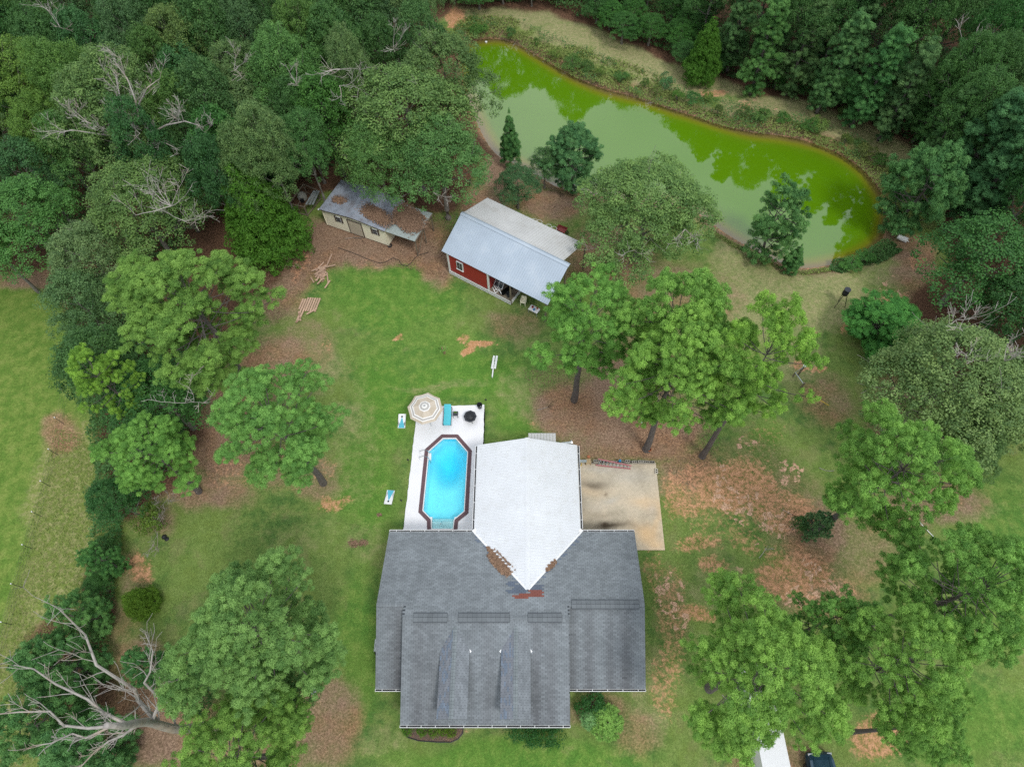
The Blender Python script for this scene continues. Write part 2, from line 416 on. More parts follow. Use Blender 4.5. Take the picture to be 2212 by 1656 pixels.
def proto_cone(key, seed, R_=3.2, H=11, z0=.8, mat_=None, lr=.6, kind='pine', point=1.0):
    q = random.Random(seed); lobes = []; n = 14
    for i in range(n):
        s = i / (n - 1); z = z0 + (H - z0) * s; rad = R_ * (1 - s) ** .75 * (1 if s > .12 else .8)
        k = max(1, int(rad * 2 * math.pi / (lr * 2.1)))
        for j in range(k):
            a = 2 * math.pi * (j + .5 * (i % 2)) / k + q.uniform(-.3, .3); rr = max(0, rad - lr * .5) * q.uniform(.8, 1.15)
            r = lr * q.uniform(.7, 1.15) * (1 if s < .9 else .45)
            lobes.append((rr * math.cos(a), rr * math.sin(a), z + q.uniform(-.3, .3), r, r * (.75 if s < .85 else 1.6)))
            if rad > 1.6: lobes.append((rr*.5*math.cos(a+.4), rr*.5*math.sin(a+.4), z + .3, r, r * .8))
    if kind == 'pine': cm = foliage_pine('crown', mat_ or M['needle_dark'], lobes, .62, .26, .055, up=.6)
    else: cm = foliage_broad('crown', mat_ or M['cedar'], lobes, .34, 30, .17, droop=.15, flat=.15, asp=.32)
    tm = trunk_mesh('trunk', M['bark_pine'], H, .16, lobes[::6], .8, nlimb=8, seed=seed)
    PROTO[key] = (tm, cm, R_, H * .45)
def proto_bush(key, seed, mat_, R_=1.2, h=1.5, leaf=.12, per=26, sub=.3, nl=6):
    q = random.Random(seed); lobes = [(0, 0, h * .5, R_ * .6, h * .5)]
    for i in range(nl):
        a = 2.4 * i; rr = R_ * q.uniform(.3, .7); r = R_ * q.uniform(.3, .5)
        lobes.append((rr * math.cos(a), rr * math.sin(a), h * q.uniform(.3, .6), r, h * q.uniform(.28, .45)))
    cm = foliage_broad('foliage', mat_, lobes, sub, per, leaf)
    mb = MB()
    for l in lobes[:5]: mb.tube([(0, 0, -.1), (l[0] * .5, l[1] * .5, l[2] * .6), (l[0], l[1], l[2])], [.05, .035, .015], 4)
    PROTO[key] = (mb.mesh('stem', M['bark_oak']), cm, R_, h * .5)

proto_oak('oak1', 11, M['leaf_oak'], twig=1)
proto_oak('oak2', 12, M['leaf_oak'], nl=15, lobe=.36, twig=1)
proto_oak('oak3', 13, M['leaf_oak'], nl=10, lobe=.46)
proto_oak('green1', 21, M['leaf_green'], R_=4.5, zc=6.5, vz=3.6, nl=11, leaf=.15, sub=.5, per=13)
proto_oak('green2', 22, M['leaf_green'], R_=4.5, zc=6.5, vz=3.6, nl=14, leaf=.16, sub=.45, per=13, lobe=.36)
proto_oak('willow', 23, M['leaf_oak'], R_=6, zc=7.5, vz=4.6, nl=20, leaf=.15, sub=.5, per=17, lobe=.38, twig=1)
proto_pine('pine1', 31)
proto_pine('round1', 35, R_=2.6, zc=2.8, vz=2.7, nb=34, lr=.25, mat_=M['needle_dark'], trunk=.13, per=15)
proto_pine('round2', 36, R_=2.4, zc=3.0, vz=2.9, nb=28, lr=.24, mat_=M['needle_dark'], trunk=.12, per=14)
proto_pine('tallpine1', 37, R_=2.7, zc=6, vz=5.2, nb=46, lr=.27, mat_=M['needle_dark'], trunk=.2, per=14, cone=.6)
proto_pine('tallpine2', 38, R_=2.4, zc=6, vz=5.6, nb=42, lr=.27, mat_=M['needle_dark'], trunk=.2, per=14, cone=.7)
proto_pine('pine2', 32, R_=4.6, vz=4.0, nb=42)
proto_pine('pine3', 33, R_=3.6, vz=4.6, nb=32)
proto_pine('pine4', 34, R_=4.8, vz=4.6, nb=50)
proto_cone('cone1', 41); proto_cone('cone2', 42, R_=2.8, H=10, lr=.55)
proto_cone('cone3', 43, R_=2.4, H=7, lr=.5)
proto_cone('cedar1', 44, R_=2.8, H=8, kind='cedar', lr=.7)
proto_bush('bush1', 51, M['leaf_green']); proto_bush('bush2', 52, M['leaf_oak'], nl=8)
proto_bush('bushc', 53, M['cedar'], R_=1.0, h=1.2)

def plant(key, x, y, s, name, label, cat, tint=(1,1,1), group=None, rot=None, sz=None, z=0.0):
    tm, cm, R_, zc = PROTO[key]
    o = thing(name, label, cat, (x, y, z), rot if rot is not None else rnd.uniform(0, 6.28), group)
    o.scale = (s, s, sz or s)
    tn, cn = ('stem', 'foliage') if key.startswith('bush') else ('trunk', 'crown')
    obj(tn, tm, o); c = obj(cn, cm, o); c.color = (*tint, 1)
    return o
def tree_px(key, px, py, rpx, zc, name, label, cat='tree', tint=(1,1,1), group=None, rot=None):
    """crown centre seen at (px,py) at height zc with a radius of rpx picture pixels"""
    p = P(px, py, zc); s = rpx * mpx(px, py, zc) / PROTO[key][2]
    return plant(key, p.x, p.y, s, name, label, cat, tint, group, rot, sz=zc / PROTO[key][3])

# ------------------------------------------------------------------ ground, pond
POND = [(995,112),(1015,95),(1045,87),(1085,88),(1120,100),(1160,125),(1200,148),(1250,175),(1300,195),(1360,210),(1400,222),(1450,240),(1500,255),(1560,275),(1620,290),(1680,295),(1730,305),(1780,320),(1830,345),(1870,375),(1895,410),(1910,440),(1912,480),(1900,520),(1870,545),(1830,560),(1780,570),(1740,576),(1700,570),(1650,545),(1600,520),(1560,495),(1530,470),(1480,440),(1400,432),(1300,420),(1220,410),(1165,378),(1110,348),(1080,338),(1050,300),(1020,230),(1000,170)]
WZ = -.7
pond = np.array([P(x, y, WZ)[:2] for x, y in POND])
def smooth_poly(p, it=2):
    for _ in range(it):
        q = np.roll(p, -1, 0); p = np.stack([p * .75 + q * .25, p * .25 + q * .75], 1).reshape(-1, 2)
    return p
pond = smooth_poly(pond)
def inside(pts, poly):
    x, y = pts[:, 0], pts[:, 1]; c = np.zeros(len(x), bool); n = len(poly)
    for i in range(n):
        x1, y1 = poly[i]; x2, y2 = poly[(i + 1) % n]
        if y1 == y2: continue
        m = ((y1 > y) != (y2 > y)) & (x < (x2 - x1) * (y - y1) / (y2 - y1) + x1); c ^= m
    return c
def pdist(pts, poly, closed=True):
    d = np.full(len(pts), 1e9); n = len(poly)
    for i in range(n if closed else n - 1):
        a = poly[i]; b = poly[(i + 1) % n]; ab = b - a
        t = np.clip(((pts - a) @ ab) / (ab @ ab + 1e-9), 0, 1)
        d = np.minimum(d, np.linalg.norm(pts - (a + t[:, None] * ab), axis=1))
    return d
def sstep(a, b, x):
    t = np.clip((x - a) / (b - a), 0, 1); return t * t * (3 - 2 * t)
def vnoise(X, Y, sc, seed):
    r = np.random.default_rng(seed); G = r.random((256, 256)); x = X / sc; y = Y / sc
    i = np.floor(x).astype(int); j = np.floor(y).astype(int); fx = x - i; fy = y - j
    fx = fx * fx * (3 - 2 * fx); fy = fy * fy * (3 - 2 * fy)
    g = lambda a, b: G[a % 256, b % 256]
    return (g(i, j) * (1-fx) + g(i+1, j) * fx) * (1-fy) + (g(i, j+1) * (1-fx) + g(i+1, j+1) * fx) * fy
def fbm(X, Y, sc, seed, o=4):
    s = 0; a = 1; t = 0
    for k in range(o): s = s + a * vnoise(X, Y, sc / 2 ** k, seed + k); t += a; a *= .55
    return s / t

# pool geometry (ground plane)
POOL_O = [P(x, y)[:2] for x, y in [(954.2,938.8),(989.4,938.8),(1019.5,973.5),(1011.9,1108.7),(990.2,1126.3),(987.2,1152),(923,1152),(922.4,1125.6),(904,1106.5),(918,971.1)]]
DECK = [P(902,880)[:2], P(1046,874)[:2], (P(1046,874).x + .05, 19.9), (-3.3, 19.9), (-3.3, 12.9), (P(873,1148).x - .1, 12.9)]
# tweak ends towards the house wall
gx = np.concatenate([[-900,-500,-300,-200,-140,-110,-95], np.arange(-85, 80.01, .3), [90,105,135,200,300,500,900]])
gy = np.concatenate([[-700,-400,-200,-100,-50,-25,-14], np.arange(-9, 98.01, .3), [105,120,150,220,350,600,1100]])
GX, GY = np.meshgrid(gx, gy); gp = np.stack([GX.ravel(), GY.ravel()], 1)
near = (np.abs(gp[:, 0]) < 90) & (gp[:, 1] > -15) & (gp[:, 1] < 110)
sd_ = np.full(len(gp), 50.0); dd_ = pdist(gp[near], pond); ins = inside(gp[near], pond); sd_[near] = np.where(ins, -dd_, dd_)
gz = np.where(sd_ > 0, WZ + (0 - WZ) * sstep(0, 2.2, sd_) - .03, WZ - .03 - 1.2 * sstep(0, 4, -sd_))
gz += (fbm(gp[:, 0], gp[:, 1], 9, 3) - .5) * .22 * sstep(2, 6, sd_) * near
dk = np.array([[a, b] for a, b in DECK])
dkc = dk.mean(0); in_d = inside(gp, dkc + (dk - dkc) * .93)
# keep the lawn flat round the built things
flat = np.exp(-(((gp[:, 0] + 0) / 16) ** 2 + ((gp[:, 1] - 12) / 18) ** 2) ** 2)
gz = gz * (1 - flat)
gz = np.where(in_d, -3.2, gz)
hpx, hpy = proj(gp[:, 0], gp[:, 1], 0.0)
def wob(seed, s=6, amp=16): return (fbm(gp[:, 0], gp[:, 1], s, seed) - .5) * amp * 2
wx = hpx + wob(40, 3, 26); wy = hpy + wob(50, 3, 26)
def blob(lst):
    m = np.zeros(len(gp))
    for (x, y, rx, ry, s) in lst:
        d = np.sqrt(((wx - x) / rx) ** 2 + ((wy - y) / ry) ** 2)
        m = np.maximum(m, s * (1 - sstep(.55, 1.25, d)))
    return m
def inpoly(lst, feather=.8):
    pl = np.array([P(x, y)[:2] for x, y in lst]); m = np.zeros(len(gp))
    q = gp[near] + np.stack([wob(61, 4, 1.6)[near], wob(62, 4, 1.6)[near]], 1)
    d = pdist(q, pl); i = inside(q, pl); sdv = np.where(i, d, -d); m[near] = sstep(-feather, feather, sdv); return m
litter = blob([(1230,880,90,70,.9),(1330,880,110,120,1),(1420,930,110,70,1),(1440,1020,70,60,.55),(1290,960,100,50,.8),(1380,800,120,90,.8),
    (1620,1000,110,60,.35),(1560,1060,120,60,.4),(1490,1010,70,50,.7),(1700,1060,100,60,.45),(1760,1150,90,90,.8),(1700,1270,100,40,.45),(1450,1330,50,90,.35),(820,520,170,60,1),(700,530,90,60,1),(940,560,60,60,.9),(640,560,60,80,.9),(600,640,70,60,.7),
    (590,790,90,80,.8),(480,960,90,90,.9),(500,880,60,60,.9),(440,1060,110,50,.8),(330,1120,60,40,.6),(590,1000,60,50,.6),(690,1030,60,50,.6),
    (1100,370,60,60,1),(1190,440,90,50,.85),(1320,560,120,90,.75),(1050,500,60,120,.9),(1420,640,140,90,.6),(700,1560,90,120,.75),(330,1560,150,110,.95),(300,1430,60,70,.7),
    (560,1640,120,60,.8),(1840,1190,130,80,.5),(1800,1290,100,50,.6),(1780,860,70,60,.6),(2040,1080,110,60,.7),(1960,1100,90,60,.7),(1680,1640,120,60,.7),(1290,1530,80,45,.55),(1370,1580,60,60,.5),
    (1970,560,60,70,.8),(2000,640,70,50,.7),(1930,900,80,100,.7),(60,585,110,45,.95),(135,930,45,45,.75),(1560,640,60,50,.4),(290,1240,40,50,.5),(250,1340,50,60,.5),(1690,560,50,30,.5),(1110,700,60,40,.5),(660,740,70,60,.45)])
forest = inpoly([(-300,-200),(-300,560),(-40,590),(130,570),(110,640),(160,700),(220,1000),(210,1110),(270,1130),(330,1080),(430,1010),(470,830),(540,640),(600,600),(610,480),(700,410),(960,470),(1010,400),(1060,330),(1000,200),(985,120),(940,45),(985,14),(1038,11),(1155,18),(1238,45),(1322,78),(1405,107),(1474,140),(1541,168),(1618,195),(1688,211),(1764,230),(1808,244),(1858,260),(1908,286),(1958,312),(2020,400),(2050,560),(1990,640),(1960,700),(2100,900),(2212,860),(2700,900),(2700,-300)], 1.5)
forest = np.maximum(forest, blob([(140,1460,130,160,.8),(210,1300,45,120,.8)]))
clay = blob([(1044,744,34,11,1),(1020,762,18,15,1),(1010,730,18,10,.7),(700,745,18,12,.5),(872,718,14,6,.8),(664,745,10,8,.5),(720,1085,36,28,.75),(745,1075,20,14,.6),
    (700,1010,50,25,.4),(1500,1180,60,30,.6),(1540,1230,50,22,.65),(1510,1330,55,28,.75),(1440,1480,26,90,.55),(1430,1420,22,50,.5),(1610,1170,60,30,.5),(305,1225,34,30,.7),
    (1790,1290,90,60,.5),(1900,1590,70,60,.75),(1560,1130,80,50,.4),(1650,950,60,60,.35),(1670,1060,90,50,.4),(1830,705,20,16,.7),(1895,645,16,12,.7),(1845,690,14,10,.6),(1930,640,40,14,.6),
    (1975,560,30,16,.6),(1540,200,40,14,.8),(1610,220,30,10,.5),(990,45,26,18,.9),(1735,780,26,12,.8),(1770,795,24,12,.8),(1750,710,12,10,.5),(800,562,30,18,.4),(700,585,22,30,.55),(650,560,20,50,.6),(1010,1580,26,12,.3),(2060,1090,60,20,.3),
    (1410,1240,25,60,.45),(1700,1200,60,40,.5),(1600,1060,130,70,.75),(1500,1060,80,70,.65),(1690,1100,90,60,.7),(1720,1240,100,60,.75),(1450,1320,50,110,.5),(1440,1450,40,120,.5),(580,955,50,40,.35),(620,990,60,50,.35),(500,1020,70,40,.4),(760,790,26,12,.3),(1160,910,14,8,.5),(1200,880,10,6,.6),(1370,760,26,30,.4)])
clay = np.maximum(clay, (1 - sstep(.0, .8, np.abs(sd_ - .1))) * .6)
litter = np.maximum(litter, (1 - sstep(.3, 2.0, np.abs(sd_ - .5))) * .75)
sand = blob([(1450,1290,50,60,.65),(1470,1350,40,30,.7),(1560,1060,30,60,.8),(1600,1110,40,40,.7),(1690,1130,60,40,.8),(1710,1020,50,26,.7),(1740,1230,40,50,.7),(1770,1280,80,45,.75),(1620,960,30,30,.7),
    (1830,1290,60,24,.6),(1600,1200,50,60,.35),(1950,690,80,50,.55),(1930,610,60,50,.4),(1990,590,50,50,.35),(1050,735,30,5,.5),(1640,1170,40,30,.4),(1660,1070,80,40,.45),(1400,1230,30,60,.4),(1640,210,90,14,.4),(1700,235,60,12,.4),(960,830,80,5,.35),(1130,800,40,30,.3)])
dry = blob([(1100,25,160,36,1),(1250,75,110,40,1),(1370,125,110,40,1),(1500,175,160,40,1),(1700,232,160,34,1),(1850,275,120,40,.9),(1930,330,70,40,.9),(1230,440,90,40,.5),(1680,650,160,90,.6),(1800,640,120,80,.6),(1600,560,80,60,.6),(1900,580,120,40,.5),(1720,770,70,60,.55),
    (1560,1420,90,60,.4),(1560,1270,90,60,.4),(640,1150,120,60,.25),(770,960,60,200,.3),(780,1180,50,60,.3),(740,900,50,50,.45),(690,790,60,70,.5),(1130,850,60,60,.4),(960,835,140,14,.4),(1400,1500,60,120,.45),(1180,1620,120,16,.2),(820,1600,90,40,.35),(1130,640,100,30,.3),(1000,1580,60,14,.4),(2100,1100,90,40,.4)])
field = inpoly([(-300,600),(110,610),(230,1050),(240,1250),(170,1400),(60,1656),(40,1900),(-300,1900)], 1.2)
field2 = inpoly([(118,905),(92,1042),(50,1178),(5,1345),(-60,1560),(-80,1900),(300,1900),(300,1300),(240,1050),(200,920)], .5) * field
lush = blob([(860,640,170,90,.8),(1010,820,150,60,.9),(830,860,80,120,.9),(790,1050,70,120,.8),(1130,900,60,60,.8),(780,1400,50,180,.6),(930,750,160,60,.6),(1250,640,90,60,.4),(1120,1640,300,40,.8),(60,700,130,160,.55),(60,900,100,100,.8),(2170,1200,90,200,.5),(2080,1560,200,100,.65),(1660,960,40,60,.55),(1180,1000,100,50,.3)])
me = bpy.data.meshes.new('ground'); nx, ny = len(gx), len(gy)
V = np.stack([gp[:, 0], gp[:, 1], gz], 1)
me.vertices.add(nx * ny); me.vertices.foreach_set('co', V.astype(np.float32).ravel())
I = (np.arange(ny - 1)[:, None] * nx + np.arange(nx - 1)[None, :]).ravel()
Q = np.stack([I, I + 1, I + nx + 1, I + nx], 1).astype(np.int32)
me.loops.add(Q.size); me.loops.foreach_set('vertex_index', Q.ravel())
me.polygons.add(len(Q)); me.polygons.foreach_set('loop_start', np.arange(0, Q.size, 4, dtype=np.int32))
me.update(calc_edges=True); me.shade_smooth()
def cattr(name, a, b, c, d):
    at = me.attributes.new(name, 'FLOAT_COLOR', 'POINT'); at.data.foreach_set('color', np.stack([a, b, c, d], 1).astype(np.float32).ravel())
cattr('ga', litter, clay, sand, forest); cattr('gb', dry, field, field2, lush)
def ground_material():
    m, t, b = newmat('ground_cover'); N = t.nodes; L = t.links
    b.inputs['Roughness'].default_value = .95; b.inputs['Specular IOR Level'].default_value = .1
    geo = N.new('ShaderNodeNewGeometry')
    def noise(s, d=4, r=.6, w=None):
        n = N.new('ShaderNodeTexNoise'); n.inputs['Scale'].default_value = s; n.inputs['Detail'].default_value = d; n.inputs['Roughness'].default_value = r
        L.new(geo.outputs['Position'], n.inputs['Vector']); return n.outputs['Fac']
    def val(op, a, b_, c=None):
        n = N.new('ShaderNodeMath'); n.operation = op
        for i, x in enumerate((a, b_) if c is None else (a, b_, c)):
            if isinstance(x, (int, float)): n.inputs[i].default_value = x
            else: L.new(x, n.inputs[i])
        return n.outputs[0]
    def mr(x, a, b_, c=0, d=1):
        n = N.new('ShaderNodeMapRange'); n.interpolation_type = 'SMOOTHSTEP'
        for i, q in enumerate((x, a, b_, c, d)):
            if isinstance(q, (int, float)): n.inputs[i].default_value = q
            else: L.new(q, n.inputs[i])
        return n.outputs[0]
    def mix(f, a, b_, mode='MIX'):
        n = N.new('ShaderNodeMixRGB'); n.blend_type = mode
        for i, q in enumerate((f, a, b_)):
            if isinstance(q, tuple): n.inputs[i].default_value = (*q, 1)
            elif isinstance(q, (int, float)): n.inputs[i].default_value = q
            else: L.new(q, n.inputs[i])
        return n.outputs[0]
    def attr(nm):
        a = N.new('ShaderNodeAttribute'); a.attribute_name = nm; s = N.new('ShaderNodeSeparateColor'); L.new(a.outputs['Color'], s.inputs[0])
        return s.outputs[0], s.outputs[1], s.outputs[2], a.outputs['Alpha']
    li, cy, sa, fo = attr('ga'); dr, fi, f2, lu = attr('gb')
    fine = noise(7.0, 6, .75); mid = noise(1.1, 6, .65); big = noise(.22, 4, .55); vf = noise(22, 3, .7); m3 = noise(2.6, 5, .7)
    g = mix(mr(big, .38, .62), (.145,.205,.048), (.072,.148,.036))
    g = mix(mr(mid, .35, .65), g, (.16,.235,.06))
    g = mix(lu, g, mix(mr(mid, .4, .7), (.085,.20,.03), (.15,.265,.045)))
    g = mix(mr(val('ADD', noise(.5, 5, .6), val('MULTIPLY', lu, -.15)), .5, .66, 0, .4), g, (.23,.22,.10))
    g = mix(mr(val('ADD', dr, val('MULTIPLY', val('SUBTRACT', mid, .5), .9)), .15, .8), g, mix(mr(m3, .35, .65), (.215,.235,.095), (.32,.29,.15)))
    fl = mix(mr(mid, .35, .65), (.095,.175,.03), (.165,.235,.05))
    g = mix(fi, g, fl)
    g = mix(f2, g, mix(mr(m3, .42, .62), (.16,.21,.05), (.26,.26,.11)))
    brown = mix(mr(fine, .25, .75), (.19,.12,.08), (.34,.235,.165))
    brown = mix(mr(big, .4, .65), brown, mix(mr(fine, .3, .7), (.20,.105,.06), (.36,.22,.13)))
    g = mix(mr(val('ADD', li, val('MULTIPLY', val('SUBTRACT', val('ADD', mid, val('MULTIPLY', fine, .6)), .8), 1.0)), .0, 1.0), g, brown)
    cl_ = mix(mr(m3, .35, .65), (.46,.20,.10), (.60,.32,.19))
    g = mix(mr(val('ADD', cy, val('MULTIPLY', val('SUBTRACT', val('ADD', m3, val('MULTIPLY', fine, .35)), .675), 2.0)), .3, .95, 0, .85), g, cl_)
    vo = N.new('ShaderNodeTexVoronoi'); vo.feature = 'F1'; vo.inputs['Scale'].default_value = 2.7
    v2 = N.new('ShaderNodeTexVoronoi'); v2.feature = 'DISTANCE_TO_EDGE'; v2.inputs['Scale'].default_value = 2.7
    wn = N.new('ShaderNodeVectorMath'); wn.operation = 'ADD'; nn = N.new('ShaderNodeTexNoise'); nn.inputs['Scale'].default_value = 1.6; nn.inputs['Detail'].default_value = 4
    L.new(geo.outputs['Position'], nn.inputs['Vector']); L.new(geo.outputs['Position'], wn.inputs[0]); L.new(nn.outputs['Color'], wn.inputs[1])
    L.new(wn.outputs[0], vo.inputs['Vector']); L.new(wn.outputs[0], v2.inputs['Vector'])
    sc_ = N.new('ShaderNodeSeparateColor'); L.new(vo.outputs['Color'], sc_.inputs[0])
    plate = val('MULTIPLY', mr(val('ADD', sa, val('MULTIPLY', val('SUBTRACT', sc_.outputs[0], .5), .95)), .78, .86), mr(v2.outputs['Distance'], .03, .1))
    plate = val('MULTIPLY', plate, mr(fine, .3, .45))
    sn = mix(mr(fine, .35, .65), (.44,.26,.165), (.62,.41,.28))
    g = mix(plate, g, sn)
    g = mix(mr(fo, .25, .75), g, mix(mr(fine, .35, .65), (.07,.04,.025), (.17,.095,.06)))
    k = val('MULTIPLY', mr(fine, .25, .75, .72, 1.3), mr(vf, .25, .75, .66, 1.36))
    sc = N.new('ShaderNodeVectorMath'); sc.operation = 'SCALE'; L.new(g, sc.inputs[0]); L.new(k, sc.inputs['Scale'])
    L.new(sc.outputs[0], b.inputs['Base Color'])
    bp = N.new('ShaderNodeBump'); bp.inputs['Strength'].default_value = .45; bp.inputs['Distance'].default_value = .06
    L.new(val('ADD', vf, fine), bp.inputs['Height']); L.new(bp.outputs[0], b.inputs['Normal'])
    return m
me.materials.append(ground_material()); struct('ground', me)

def water_material():
    m, t, b = newmat('pond_water'); N = t.nodes; L = t.links
    a = N.new('ShaderNodeAttribute'); a.attribute_name = 'shore'
    r = N.new('ShaderNodeValToRGB'); e = r.color_ramp.elements
    e[0].position = 0; e[0].color = (.19,.135,.05,1); e[1].position = 1; e[1].color = (.088,.205,.003,1)
    x = r.color_ramp.elements.new(.28); x.color = (.17,.19,.012,1); x = r.color_ramp.elements.new(.6); x.color = (.10,.20,.005,1)
    L.new(a.outputs['Fac'], r.inputs[0]); L.new(r.outputs[0], b.inputs['Base Color'])
    b.inputs['Roughness'].default_value = .03; b.inputs['IOR'].default_value = 1.7; b.inputs['Specular IOR Level'].default_value = .8
    co = N.new('ShaderNodeNewGeometry'); n = N.new('ShaderNodeTexNoise'); n.inputs['Scale'].default_value = 1.3; n.inputs['Detail'].default_value = 3
    L.new(co.outputs['Position'], n.inputs['Vector'])
    bp = N.new('ShaderNodeBump'); bp.inputs['Strength'].default_value = .05; bp.inputs['Distance'].default_value = .03
    L.new(n.outputs['Fac'], bp.inputs['Height']); L.new(bp.outputs[0], b.inputs['Normal'])
    return m
wxs = np.arange(pond[:, 0].min() - 3, pond[:, 0].max() + 3, .5); wys = np.arange(pond[:, 1].min() - 3, pond[:, 1].max() + 3, .5)
WX, WY = np.meshgrid(wxs, wys); wp = np.stack([WX.ravel(), WY.ravel()], 1)
dd2 = pdist(wp, pond); i2 = inside(wp, pond); sdw = np.where(i2, dd2, -dd2)
nwx, nwy = len(wxs), len(wys)
I = (np.arange(nwy - 1)[:, None] * nwx + np.arange(nwx - 1)[None, :]).ravel()
Q = np.stack([I, I + 1, I + nwx + 1, I + nwx], 1); Q = Q[(sdw[Q] > -1.2).any(1)]
wm = bpy.data.meshes.new('water'); wm.from_pydata([(a, b, WZ) for a, b in wp], [], Q.tolist())
at = wm.attributes.new('shore', 'FLOAT', 'POINT'); at.data.foreach_set('value', np.clip(sdw / 2.1 + (fbm(wp[:,0], wp[:,1], 5, 9)-.5)*.25, 0, 1).astype(np.float32))
wm.materials.append(water_material()); wm.shade_smooth(); struct('water', wm)

def gh(x, y):
    """height of the ground near a point"""
    i = np.argmin(np.abs(gx - x)); j = np.argmin(np.abs(gy - y)); return float(gz[j * nx + i])

# ================================================================== HOUSE
HO = Vector((-1, 7, 0))
house = thing('house', 'large low house with grey shingle roofs, two front dormers and a white metal rear wing', 'house', HO)
XL, XML, XMR, XR = -9.86, -8.01, 2.86, 7.9
def zr(y): return 3.1 + .32 * (13.35 - y)          # rear plane
def zm(y): return 2.7 + .39 * (y - .96)             # middle front plane
def zw(y): return 2.5 + .47 * (y - 3.07)            # wing front plane
YR, YRM, YRW = 13.35, 7.12, 8.0
def zwing(x): return 4.48 - .36 * abs(x - .15)      # white metal wing
roof = part('roof', MB().slab([(XL,YR,zr(YR)),(XL,YRW,zr(YRW)),(XML,YRW,zr(YRW)),(XML,YRM,zr(YRM)),(XMR,YRM,zr(YRM)),(XMR,YRW,zr(YRW)),(XR,YRW,zr(YRW)),(XR,YR,zr(YR))][::-1], .14)
    .slab([(XML,YRM,zm(YRM)),(XMR,YRM,zm(YRM)),(XMR,.96,zm(.96)),(XML,.96,zm(.96))][::-1], .14)
    .slab([(XL,YRW,zw(YRW)),(XML-.01,YRW,zw(YRW)),(XML-.01,3.07,zw(3.07)),(XL,3.07,zw(3.07))][::-1], .14)
    .slab([(XMR+.01,YRW,zw(YRW)),(XR,YRW,zw(YRW)),(XR,3.07,zw(3.07)),(XMR+.01,3.07,zw(3.07))][::-1], .14), M['underlay'], house, True)
SH = []   # (centre, matrix, w, colour, priority)
streaks = [(-6.9,.5,.5),(-6.1,.35,.4),(-5.9,.5,.35),(-2.4,.5,.3),(.7,.4,.6),(1.6,.45,.45),(4.2,.4,.6),(5.6,.35,.6),(6.6,.5,.75),(6.9,.3,.5),(3.1,.35,.6),(-8.4,.35,.9),(-8.9,.3,.4),(-3.5,.3,.2)]
DORM = [(-4.56, .94), (-.62, .94)]
def shade(x, y, front):
    k = rnd.uniform(.86, 1.12)
    n = float(fbm(np.array([x + 50.]), np.array([y + 50.]), 2.2, 77)[0]); k *= .88 + .26 * n
    c = [k, k, k]
    if front:
        s = 0
        for (sx, w, a) in streaks: s = max(s, a * math.exp(-((x - sx) / w) ** 2) * (.35 + .65 * min(1, max(0, (8 - y) / 6))))
        k2 = 1 - .68 * s * rnd.uniform(.8, 1.1); c = [c[0] * k2 * (1 + .08 * s), c[1] * k2, c[2] * k2]
    else:
        k2 = 1 + .08 * n; c = [q * k2 for q in c]
        ax = x - .15
        if 8.42 < y < 8.72 and -.9 < ax < .2: c = [1.25, .42, .30] if y < 8.6 or ax > -.5 else c
        if 8.5 < y < 8.95 and .15 <= ax < 1.0: c = [1.15, .4, .3]
        if 8.95 <= y < 9.3 and abs(ax - .15) < .9: c = [.62, .66, .78]
        if 8.72 <= y < 9.6 and -1.35 < ax < -.1 and rnd.random() < .75: c = [.62, .68, .82]
        if 9.5 < y < 13 and abs(abs(ax) - (y - 9.04) * .889) < .42 and rnd.random() < .45: c = [.75, .82, .98]
    return tuple(c)
TW, TH = .305, .127
def lay(x0, x1, ya, yb, zf, front, skip=None):
    """shingle courses from the eave ya up to the ridge yb"""
    sl = (zf(yb) - zf(ya)) / (yb - ya); ang = math.atan(sl); sgn = 1 if yb > ya else -1
    dy = TH * math.cos(ang) * sgn; n = int(abs(yb - ya) / abs(dy)) + 1
    rot = Euler((ang + .03 * sgn, 0, 0)).to_matrix()
    for r in range(n):
        y = ya + dy * (r + .5)
        if (y - yb) * sgn > 0: continue
        x = x0 - (TW / 2 if r % 2 else 0) - rnd.uniform(0, .03)
        while x < x1:
            a = max(x, x0); b = min(x + TW, x1)
            if b - a > .05 and not (skip and skip((a + b) / 2, y)):
                SH.append(((a + b) / 2, y, zf(y) + .014, rot, b - a - .012, shade((a+b)/2, y, front), (front and (b - a) > TW - .01 and x0 == XML and r < 8)))
            x += TW
def in_wing(x, y): return zwing(x) > zr(y) + .08 and y < 13.3 and abs(x - .15) < 3.85
lay(XL, XR, YR, YRM, zr, False, lambda x, y: in_wing(x, y) or (y < YRW - .02 and (x < XML or x > XMR)))
lay(XML, XMR, .96, YRM, zm, True)
lay(XL, XML - .02, 3.07, YRW, zw, True)
lay(XMR + .02, XR, 3.07, YRW, zw, True)
big = MB(); unitm = MB().box((0, 0, 0), (TW - .012, TH * 1.02, .012), None, (1, 1, 1)).mesh('shingle', M['shingle'])
cnt = 0
for (x, y, z, rot, w, c, pr) in SH:
    if pr and cnt < 290:
        o = obj('shingle', unitm, roof); o.matrix_local = Matrix.Translation(Vector((x, y, z + rnd.uniform(0, .003))) - HO) @ rot.to_4x4(); o.color = (*c, 1); cnt += 1
    else: big.box((x, y, z), (w, TH * 1.02, .012), rot, c)
o = part('shingle_field', big, M['shingle'], roof, False); o['kind'] = 'stuff'
o.data.transform(Matrix.Translation(-HO))
